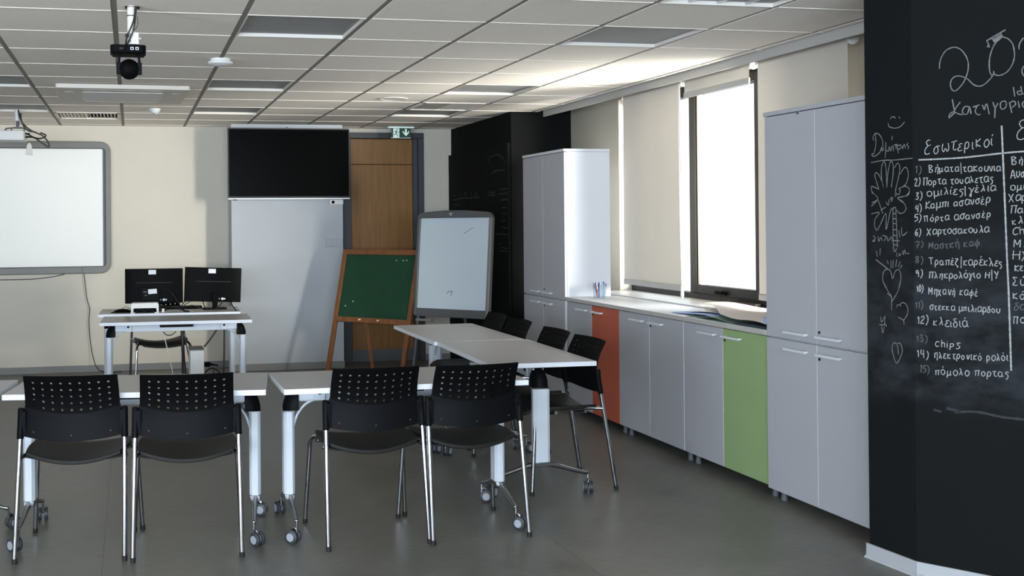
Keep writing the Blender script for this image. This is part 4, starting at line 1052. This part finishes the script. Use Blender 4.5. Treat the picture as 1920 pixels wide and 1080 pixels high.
# ------------------------------------------------------------------ computer desk
ZD = 0.7195
def monitor(label, x, y, yaw, tilt, sheet2, stand_x=0.0, roll=0.0):
    t = thing('monitor', label, 'monitor', (x, y, ZD), yaw, group='monitors seen from behind')
    w, h, zb = 0.243, 0.292, 0.062
    bm = new()
    # rear shell: bulged box
    prism(bm, [(-w, 0.0), (w, 0.0), (w, 0.014), (w*0.72, 0.034), (-w*0.72, 0.034), (-w, 0.014)], (0, 0.012, zb), (1,0,0), (0,-1,0), (0,0,1), h)
    obj('rear_shell', bm, M_monitor, t, bevel=0.004)
    bm = new(); box(bm, -w, w, 0.010, 0.018, zb - 0.002, zb + h + 0.002); obj('screen_bezel', bm, M_tvb, t, bevel=0.002)
    bm = new(); box(bm, -0.15, 0.15, -0.028, -0.020, zb + 0.172, zb + 0.178); obj('vent_slot', bm, M_rubber, t)
    bm = new(); box(bm, -0.045, 0.018, -0.0255, -0.021, zb + h - 0.046, zb + h - 0.008); obj('sticker', bm, M_label, t)
    if sheet2:
        bm = new(); box(bm, -0.105, 0.045, -0.055, -0.021, zb + 0.025, zb + 0.135); obj('mounted_mini_pc', bm, M_plasticsat, t, bevel=0.004)
        bm = new(); box(bm, -0.036, 0.036, -0.0575, -0.055, zb + 0.083, zb + 0.123, Matrix.Rotation(R(-4), 4, 'Y')); obj('sticker', bm, M_label, t)
        bm = new(); box(bm, -0.088, -0.058, -0.057, -0.055, zb + 0.095, zb + 0.103); box(bm, -0.076, -0.058, -0.057, -0.055, zb + 0.066, zb + 0.073); obj('port', bm, M_foot, t)
    bm = new()
    for dx, r in ((0.082, 0.012), (0.10, 0.008), (0.055, 0.005)): lathe(bm, [(r, 0.0), (r*0.9, -0.006), (r*0.3, -0.008)], (dx, -0.021, zb + 0.028), 'Y', 10)
    obj('connector_plug', bm, M_label, t)
    for ch in t.children: ch.rotation_euler = (0, roll, 0)
    bm = new(); box(bm, stand_x - 0.022, stand_x + 0.022, -0.045, -0.024, 0.012, zb + 0.08); obj('stand_neck', bm, M_monitor, t, bevel=0.003)
    bm = new(); prism(bm, rrect(0.10, 0.075, 0.03), (stand_x, -0.01, 0.0), (1,0,0), (0,1,0), (0,0,1), 0.012); obj('stand_base', bm, M_monitor, t, bevel=0.002)
    return t
monitor('left black monitor seen from behind, with a small computer and two white stickers', 0.190, 9.75, R(-3), 0, True)
monitor('right black monitor seen from behind, tilted, one white sticker at its top', 0.682, 9.76, R(2.0), 0, False, 0.02, R(2.3))

t = thing('white_device_box', 'small white open-front device box on the desk before the left monitor', 'device', (0.110, 9.52, ZD), R(-2))
bm = new(); prism(bm, [(-0.112, 0.0), (-0.112, 0.062), (-0.104, 0.080), (0.104, 0.080), (0.112, 0.062), (0.112, 0.0), (0.098, 0.0), (0.092, 0.036), (-0.092, 0.036), (-0.098, 0.0)], (0, -0.06, 0.004), (1,0,0), (0,0,1), (0,1,0), 0.12)
obj('shell', bm, M_white, t, bevel=0.003)
bm = new(); box(bm, -0.090, 0.090, 0.02, 0.055, 0.002, 0.038); obj('inner_tray', bm, M_plastic, t)
bm = new()
for k in range(2): tube(bm, smooth([(-0.07 + k*0.07, -0.05, 0.012), (-0.05 + k*0.07, -0.055, 0.028), (-0.01 + k*0.07, -0.05, 0.022), (0.0 + k*0.07, -0.045, 0.008)], 5), 0.004, 6)
obj('coiled_lead', bm, M_cable, t)
for s in (-1, 1):
    bm = new(); box(bm, s*0.098 - 0.018, s*0.098 + 0.018, -0.066, -0.03, 0.0, 0.006); obj('foot', bm, M_white, t)
t = thing('black_pouch', 'low rounded black object at the left end of the rear desk', 'pouch', (-0.075, 9.60, ZD))
bm = new()
def mf(u, v):
    a = u * PI; return (0.075 * math.cos(a), -0.045 + 0.09*v, 0.030 * math.sin(a) * math.sin(PI * (0.08 + 0.84*v)))
sheet(bm, mf, 14, 8);
shell(bm, lambda u, v: (0.09*(2*u-1), -0.05 + 0.10*v, 0.004), 2, 2, (0,0,-0.0035)); obj('body', bm, M_plastic, t)
bm = new(); tube(bm, smooth([(-0.01, 0.03, 0.022), (0.02, 0.06, 0.04), (0.05, 0.06, 0.035), (0.07, 0.05, 0.01)], 5), 0.002, 6); obj('lead', bm, M_cable, t)
bm = new(); box(bm, 0.02, 0.055, 9.66, 9.72, ZD + 0.0005, ZD + 0.065); o = obj('desk_speaker', bm, M_plastic, bevel=0.004); tag(o, 'small black speaker behind the white device box', 'speaker')
bm = new(); box(bm, 0.248, 0.268, 9.50, 9.525, ZD + 0.0005, ZD + 0.03); o = obj('power_adapter', bm, M_white, bevel=0.003); tag(o, 'tiny white adapter on the desk right of the device box', 'adapter')
bm = new(); prism(bm, rrect(0.20, 0.06, 0.02), (0.40, 9.88, ZD + 0.001), (1,0,0), (0,1,0), (0,0,1), 0.02); o = obj('keyboard', bm, M_plastic, bevel=0.003); tag(o, 'black keyboard lying between the two monitors', 'keyboard')
def cord(name, label, pts, r=0.005, mt=M_cable, grp='loose cords on the computer desk', k=6):
    bm = new(); tube(bm, smooth(pts, k), r, 6); o = obj(name, bm, mt); tag(o, label, 'cord', grp); return o
z = ZD + 0.006
cord('loose_cable', 'thick black cord from the small computer down to the desk', [(0.25, 9.685, 0.905), (0.32, 9.66, 0.885), (0.38, 9.62, 0.80), (0.42, 9.57, z + 0.01), (0.45, 9.50, z)], 0.006)
cord('loose_cable', 'black cord running over the desk from the white device box', [(0.225, 9.56, 0.78), (0.28, 9.53, 0.765), (0.38, 9.50, 0.755), (0.43, 9.47, z + 0.006), (0.47, 9.44, z)], 0.006)
cord('loose_cable', 'tangled black cord looping between the monitors', [(0.40, 9.62, z), (0.44, 9.60, 0.77), (0.49, 9.64, 0.80), (0.44, 9.66, 0.79), (0.42, 9.62, 0.75), (0.50, 9.60, 0.765), (0.56, 9.62, 0.745), (0.60, 9.60, z)], 0.004)
cord('loose_cable', 'black cord hooked under the right monitor', [(0.60, 9.72, 0.80), (0.605, 9.68, 0.765), (0.63, 9.66, z), (0.68, 9.66, z)], 0.004)
cord('loose_cable', 'short black cord curling beside the right monitor stand', [(0.77, 9.72, 0.79), (0.755, 9.70, 0.765), (0.73, 9.68, 0.745), (0.70, 9.67, z)], 0.004)
cord('loose_cable', 'black cord hanging off the desk at the right monitor corner', [(0.855, 9.70, 0.79), (0.835, 9.62, 0.775), (0.845, 9.50, 0.745), (0.855, 9.40, z)], 0.005)
# under the desk
t = thing('computer_tower', 'white computer box standing on the floor under the desk', 'computer', (0.520, 9.35, 0.0))
bm = new(); box(bm, -0.056, 0.056, -0.14, 0.14, 0.012, 0.425); obj('case', bm, M_white, t, bevel=0.004)
bm = new(); box(bm, -0.060, 0.058, -0.142, 0.142, 0.425, 0.434); obj('lid', bm, M_wbframe, t, bevel=0.002)
for sx_ in (-1, 1):
    bm = new(); box(bm, sx_*0.045 - 0.01, sx_*0.045 + 0.01, -0.12, 0.12, 0.0, 0.012); obj('foot', bm, M_rubber, t)
bm = new(); box(bm, 0.585, 0.632, 9.32, 9.36, 0.275, 0.312); tube(bm, smooth([(0.632, 9.34, 0.295), (0.66, 9.34, 0.288), (0.70, 9.34, 0.280)], 3), [0.012, 0.010, 0.008, 0.007, 0.006, 0.006, 0.006], 8)
o = obj('power_plug', bm, M_plastic); tag(o, 'black plug sticking out beside the white computer box', 'plug')
G2 = 'cords hanging below the computer desk'
cord('hanging_cable', 'black cord slanting from the desk to the white computer box', [(0.70, 9.36, 0.60), (0.68, 9.36, 0.56), (0.63, 9.36, 0.49), (0.585, 9.36, 0.436)], 0.007, grp=G2)
cord('hanging_cable', 'black cord hanging straight down beside the right desk leg', [(0.762, 9.45, 0.68), (0.758, 9.45, 0.4), (0.750, 9.45, 0.15), (0.745, 9.45, 0.008)], 0.007, grp=G2)
cord('hanging_cable', 'black cord arching over the floor right of the computer box', [(0.585, 9.33, 0.22), (0.62, 9.32, 0.255), (0.66, 9.32, 0.26), (0.71, 9.33, 0.22), (0.73, 9.35, 0.12), (0.735, 9.36, 0.008)], 0.006, grp=G2)
cord('hanging_cable', 'short black cord dropping from the arching one', [(0.658, 9.31, 0.255), (0.655, 9.30, 0.20), (0.64, 9.29, 0.12), (0.635, 9.29, 0.008)], 0.005, grp=G2)
cord('hanging_cable', 'thick bundle of black cords falling behind the desk chair', [(0.415, 9.655, 0.68), (0.42, 9.655, 0.55), (0.425, 9.66, 0.40), (0.435, 9.68, 0.25), (0.45, 9.66, 0.09), (0.46, 9.60, 0.012)], 0.014, grp=G2)
cord('hanging_cable', 'black cord looping outward from the cord bundle', [(0.43, 9.66, 0.62), (0.45, 9.64, 0.45), (0.475, 9.63, 0.32), (0.485, 9.62, 0.22), (0.465, 9.62, 0.19), (0.43, 9.64, 0.18), (0.38, 9.64, 0.14), (0.33, 9.64, 0.15)], 0.005, grp=G2)
cord('hanging_cable', 'thin pale cord slanting to the floor below the desk', [(0.24, 9.42, 0.66), (0.27, 9.42, 0.5), (0.325, 9.42, 0.25), (0.365, 9.42, 0.008)], 0.0035, M_white, grp=G2)
cord('hanging_cable', 'black cord sagging just below the desk beam', [(0.245, 9.05, 0.60), (0.27, 9.05, 0.575), (0.31, 9.05, 0.573), (0.345, 9.05, 0.60)], 0.004, grp=G2)
cord('hanging_cable', 'pale curled cable tie hanging beside the right desk leg', [(0.83, 9.0, 0.60), (0.855, 9.0, 0.575), (0.86, 9.0, 0.545), (0.85, 9.0, 0.535)], 0.003, M_white, grp=G2)

# ------------------------------------------------------------------ ceiling fittings
def luminaire(c, r, louvre, label):
    x0 = GX + GP*c + 0.014; x1 = x0 + GP - 0.028; y0 = GY + GP*r; y1 = y0 + GP
    t = thing('ceiling_luminaire', label, 'ceiling light', ((x0+x1)/2, (y0+y1)/2, HC), group='square recessed ceiling lights, switched off')
    a = (x1-x0)/2; b = (y1-y0)/2; h = 0.016
    bm = new(); box(bm, -a, a, -b, -b + 0.006, -0.002, h); box(bm, -a, a, b - 0.006, b, -0.003, h); box(bm, -a, -a + 0.006, -b, b, -0.002, h); box(bm, a - 0.006, a, -b, b, -0.002, h)
    obj('rim', bm, M_tbar, t, smoothed=False)
    bm = new(); box(bm, -a, a, -b, b, h, h + 0.01); obj('diffuser', bm, M_diff, t, smoothed=False)
    if louvre:
        bm = new()
        for k in range(1, 4): box(bm, -a, a, -b + k*b/2 - 0.004, -b + k*b/2 + 0.004, 0.004, h)
        for k in range(1, 4): box(bm, -a + k*a/2 - 0.004, -a + k*a/2 + 0.004, -b, b, 0.004, h)
        obj('louvre', bm, M_silver, t, smoothed=False)
    return t
LL = {(-2, 4): 'recessed ceiling light at the left edge, nearer one, level with the black ceiling camera', (-2, 7): 'recessed ceiling light at the left edge, farther one, near the projector pole',
 (1, 0): 'dark square ceiling light right of the smoke detector, largest in view', (1, 4): 'dark square ceiling light halfway to the television', (1, 7): 'small dark square ceiling light just in front of the television',
 (4, -2): 'louvred ceiling light cut off at the top edge of the picture', (4, 0): 'square ceiling light above the window row, between louvred light and window', (4, 4): 'square ceiling light near the end of the pelmet, brightened by the window', (4, 7): 'dark square ceiling light just beyond the slatted air grille',
 (-2, 0): 'recessed ceiling light above the left edge of the picture', (1, -3): 'recessed ceiling light above the top edge of the picture'}
for (c, r), lv in LUM.items():
    if (c, r) in ((-2, 0), (1, -3)):
        bm = new(); box(bm, GX + GP*c + 0.014, GX + GP*(c+1) - 0.014, GY + GP*r, GY + GP*(r+1), HC, HC + 0.015); struct('ceiling_panel', bm, M_ceiling, ceil_o); continue
    luminaire(c, r, lv, LL[(c, r)])

def grille(label, x, y, a, b, n, curved):
    t = thing('air_grille', label, 'air vent', (x, y, HC), group='slatted ceiling air vents')
    bm = new(); box(bm, -a, a, -b, -b + 0.03, -0.006, 0.01); box(bm, -a, a, b - 0.03, b, -0.006, 0.01); box(bm, -a, -a + 0.03, -b, b, -0.006, 0.01); box(bm, a - 0.03, a, -b, b, -0.006, 0.01)
    obj('frame', bm, M_ceiling, t)
    bm = new(); box(bm, -a, a, -b, b, 0.04, 0.045); obj('duct', bm, M_grille if curved else M_whitew, t)
    for k in range(n):
        xx = -a + 0.04 + (2*a - 0.08) * (k + 0.5) / n; s = 1 if k < n/2 else -1
        bm = new(); v = [(xx - 0.010*s, -0.002), (xx - 0.007*s, -0.002), (xx + 0.013*s, 0.026), (xx + 0.010*s, 0.026)]
        prism(bm, v, (0, -b + 0.03, 0), (1,0,0), (0,0,1), (0,1,0), 2*b - 0.06); obj('slat', bm, M_ceiling, t, smoothed=False)
    return t
gx = GX + GP*4.5; grille('slatted square air vent in the ceiling before the exit sign', gx, GY + GP*6.5, 0.286, 0.3, 18, True)
grille('slatted air vent in the ceiling between the cassette unit and the whiteboard', GX + GP*-0.5, GY + GP*8.5, 0.286, 0.3, 16, False)

t = thing('air_conditioner', 'white ceiling cassette air conditioner left of the black camera', 'air conditioner', (-0.055, 8.49, HC), R(1.5))
bm = new(); prism(bm, rrect(0.462, 0.475, 0.02, 3), (0, 0, -0.036), (1,0,0), (0,1,0), (0,0,1), 0.0315); obj('fascia', bm, M_whitew, t, bevel=0.004)
bm = new(); prism(bm, rrect(0.285, 0.285, 0.015, 3), (0, 0.02, -0.040), (1,0,0), (0,1,0), (0,0,1), 0.008); obj('intake_panel', bm, M_white, t, bevel=0.003)
for k, (x, y, a, b) in enumerate(((0, -0.37, 0.27, 0.028), (0, 0.40, 0.27, 0.028), (-0.375, 0.02, 0.028, 0.27), (0.375, 0.02, 0.028, 0.27))):
    bm = new(); box(bm, x - a, x + a, y - b, y + b, -0.038, -0.033); fl = obj('flap', bm, M_whitew, t, bevel=0.002)
    bm = new(); (box(bm, x - a, x + a, y + b, y + b + 0.006, -0.0345, -0.0335) if a > b else box(bm, x + b*0 + a, x + a + 0.006, y - b, y + b, -0.0345, -0.0335)); obj('slot', bm, M_grille, fl)
t = thing('smoke_detector', 'round white smoke detector disc right of the black ceiling camera', 'smoke detector', (0.530, 6.73, HC))
bm = new(); lathe(bm, [(0.0, -0.042), (0.05, -0.040), (0.072, -0.030), (0.076, -0.018), (0.060, -0.014), (0.060, 0.0)], (0,0,0), 'Z', 28); obj('body', bm, M_white, t)
t = thing('ceiling_sensor', 'small white dome sensor on the ceiling by the cassette unit', 'sensor', (0.205, 9.70, HC))
bm = new(); lathe(bm, [(0.0, -0.050), (0.022, -0.046), (0.040, -0.026), (0.048, -0.010), (0.048, 0.0)], (0,0,0), 'Z', 20); obj('dome', bm, M_white, t)
bm = new(); lathe(bm, [(0.0, -0.056), (0.007, -0.054), (0.008, -0.044)], (-0.004, -0.016, 0.006), 'Z', 10); obj('lens', bm, M_plastic, t)
t = thing('downlight', 'round flush downlight in the ceiling before the exit sign', 'ceiling light', (2.04, 8.66, HC))
bm = new(); lathe(bm, [(0.095, 0.002), (0.118, -0.001), (0.120, -0.005), (0.112, -0.008), (0.094, -0.006), (0.090, -0.001)], (0,0,0), 'Z', 32); obj('ring', bm, M_white, t)
bm = new(); lathe(bm, [(0.0, -0.003), (0.092, -0.003), (0.092, 0.0)], (0,0,0), 'Z', 28); obj('lens', bm, M_whitew, t)

# pan-tilt camera hanging from a pole
t = thing('ceiling_camera', 'black pan and tilt camera hanging upside down from a white ceiling pole', 'camera', (0.0, 5.166, HC))
bm = new(); tube(bm, [(0.008, 0, 0.0), (0.008, 0, -0.125)], 0.0185, 16)
obj('pole', bm, M_whitew, t)
bm = new(); box(bm, 0.006, 0.040, -0.02, 0.02, -0.166, -0.120); box(bm, -0.002, 0.042, -0.022, 0.022, -0.174, -0.165)
lathe(bm, [(0.005, -0.028), (0.005, 0.028)], (0.022, 0, -0.145), 'X', 8)
obj('tilt_bracket', bm, M_white, t, bevel=0.002)
bm = new(); prism(bm, rrect(0.078, 0.060, 0.02, 4), (-0.007, 0, -0.218), (1,0,0), (0,1,0), (0,0,1), 0.036); box(bm, -0.078, 0.064, -0.055, 0.055, -0.224, -0.217); bdy = obj('body', bm, M_plastic, t, bevel=0.004)
bm = new()
for x in (0.010, 0.032): box(bm, x - 0.007, x + 0.007, -0.0615, -0.059, -0.206, -0.193)
obj('network_port', bm, M_label, bdy)
bm = new()
for x in (0.010, 0.032): box(bm, x - 0.004, x + 0.004, -0.0625, -0.0605, -0.204, -0.196)
box(bm, -0.045, -0.028, -0.0615, -0.0595, -0.205, -0.195)
obj('socket', bm, M_rubber, bdy)
bm = new()
for s in (-1, 1): tube(bm, smooth([(-0.003 + s*0.036, 0, -0.222), (-0.003 + s*0.044, 0, -0.236), (-0.003 + s*0.045, 0, -0.285)], 3), 0.006, 8); box(bm, -0.003 + s*0.045 - 0.011, -0.003 + s*0.045 + 0.011, -0.018, 0.018, -0.308, -0.256)
obj('yoke', bm, M_plasticsat, t, bevel=0.003)
bm = new(); lathe(bm, [(0.0, -0.046), (0.014, -0.045), (0.034, -0.034), (0.045, -0.012), (0.046, 0.006), (0.040, 0.026), (0.024, 0.040), (0.0, 0.046)], (-0.003, 0, -0.285), 'Y', 24); obj('lens_head', bm, M_plastic, t)
for k, pts in enumerate([[(0.026, -0.02, -0.004), (0.020, -0.026, -0.06), (0.004, -0.03, -0.105), (-0.010, -0.03, -0.135), (-0.016, -0.035, -0.165), (-0.018, -0.045, -0.185)], [(0.030, -0.02, -0.004), (0.024, -0.028, -0.07), (0.014, -0.03, -0.12), (0.002, -0.032, -0.150), (-0.012, -0.04, -0.180)], [(0.034, -0.018, -0.05), (0.036, -0.024, -0.08), (0.030, -0.026, -0.10), (0.016, -0.03, -0.118)]]):
    bm = new(); tube(bm, smooth(pts, 5), 0.0035 if k < 2 else 0.0015, 6)
    if k == 0: lathe(bm, [(0.006, 0.0), (0.009, 0.008), (0.006, 0.018)], (-0.012, -0.031, -0.148), 'Z', 8)
    obj('cable', bm, M_cable, t)
bm = new(); box(bm, -0.020, 0.045, -0.02, 0.035, -0.0055, -0.0035); obj('ceiling_opening', bm, M_void, t)
bm = new(); lathe(bm, [(0.0203, -0.046), (0.0203, -0.042)], (0.008, 0, 0), 'Z', 14); obj('cable_tie', bm, M_cable, t)

# projector on its ceiling pole
t = thing('projector', 'white projector hanging from a ceiling pole above the whiteboard', 'projector', (-0.94, 9.95, HC))
bm = new(); tube(bm, [(0, 0, 0), (0, 0, -0.095)], 0.022, 14); obj('pole', bm, M_white, t)
bm = new(); tube(bm, [(0.004, 0, -0.09), (0.004, 0, -0.15)], 0.013, 10); box(bm, -0.03, 0.04, -0.03, 0.03, -0.158, -0.146)
tube(bm, smooth([(-0.10, -0.02, -0.175), (-0.08, -0.02, -0.160), (0.0, -0.02, -0.156), (0.06, -0.02, -0.158), (0.075, -0.02, -0.172)], 3), 0.006, 6)
for x in (-0.09, -0.045, 0.058): tube(bm, [(x, -0.02, -0.16), (x, -0.02, -0.19)], 0.006, 6)
obj('mount_arms', bm, M_foot, t)
bm = new(); prism(bm, rrect(0.19, 0.14, 0.02, 4), (-0.122, 0.0, -0.268), (1,0,0), (0,1,0), (0,0,1), 0.082); obj('body', bm, M_white, t, bevel=0.006)
bm = new(); prism(bm, [(-0.028, -0.11), (0.030, -0.118), (0.022, -0.03), (0.010, -0.01), (-0.002, -0.01), (-0.016, -0.03)], (0.092, 0.02, -0.268), (1,0,0), (0,0,1), (0,1,0), 0.02); obj('mirror_hood', bm, M_whitew, t, bevel=0.002)
for k, pts in enumerate([[(0.01, -0.02, -0.002), (0.025, -0.03, -0.07), (0.06, -0.03, -0.13), (0.12, -0.03, -0.18), (0.20, -0.03, -0.215), (0.245, -0.03, -0.26), (0.262, -0.03, -0.305), (0.245, -0.03, -0.312), (0.16, -0.03, -0.25), (0.07, -0.02, -0.200)],
    [(0.03, -0.02, -0.03), (0.036, -0.03, -0.09), (0.06, -0.03, -0.15), (0.10, -0.03, -0.182), (0.15, -0.03, -0.188)], [(0.07, -0.02, -0.232), (0.13, -0.03, -0.235), (0.18, -0.03, -0.245), (0.22, -0.03, -0.235), (0.235, -0.03, -0.215), (0.19, -0.03, -0.195)]]):
    bm = new(); tube(bm, smooth(pts, 6), 0.0065, 6); obj('cable', bm, M_cable, t)
bm = new()
for z_ in (-0.205, -0.232): tube(bm, [(0.066, -0.02, z_), (0.105, -0.022, z_)], [0.009, 0.007], 8)
obj('plug', bm, M_cable, t)
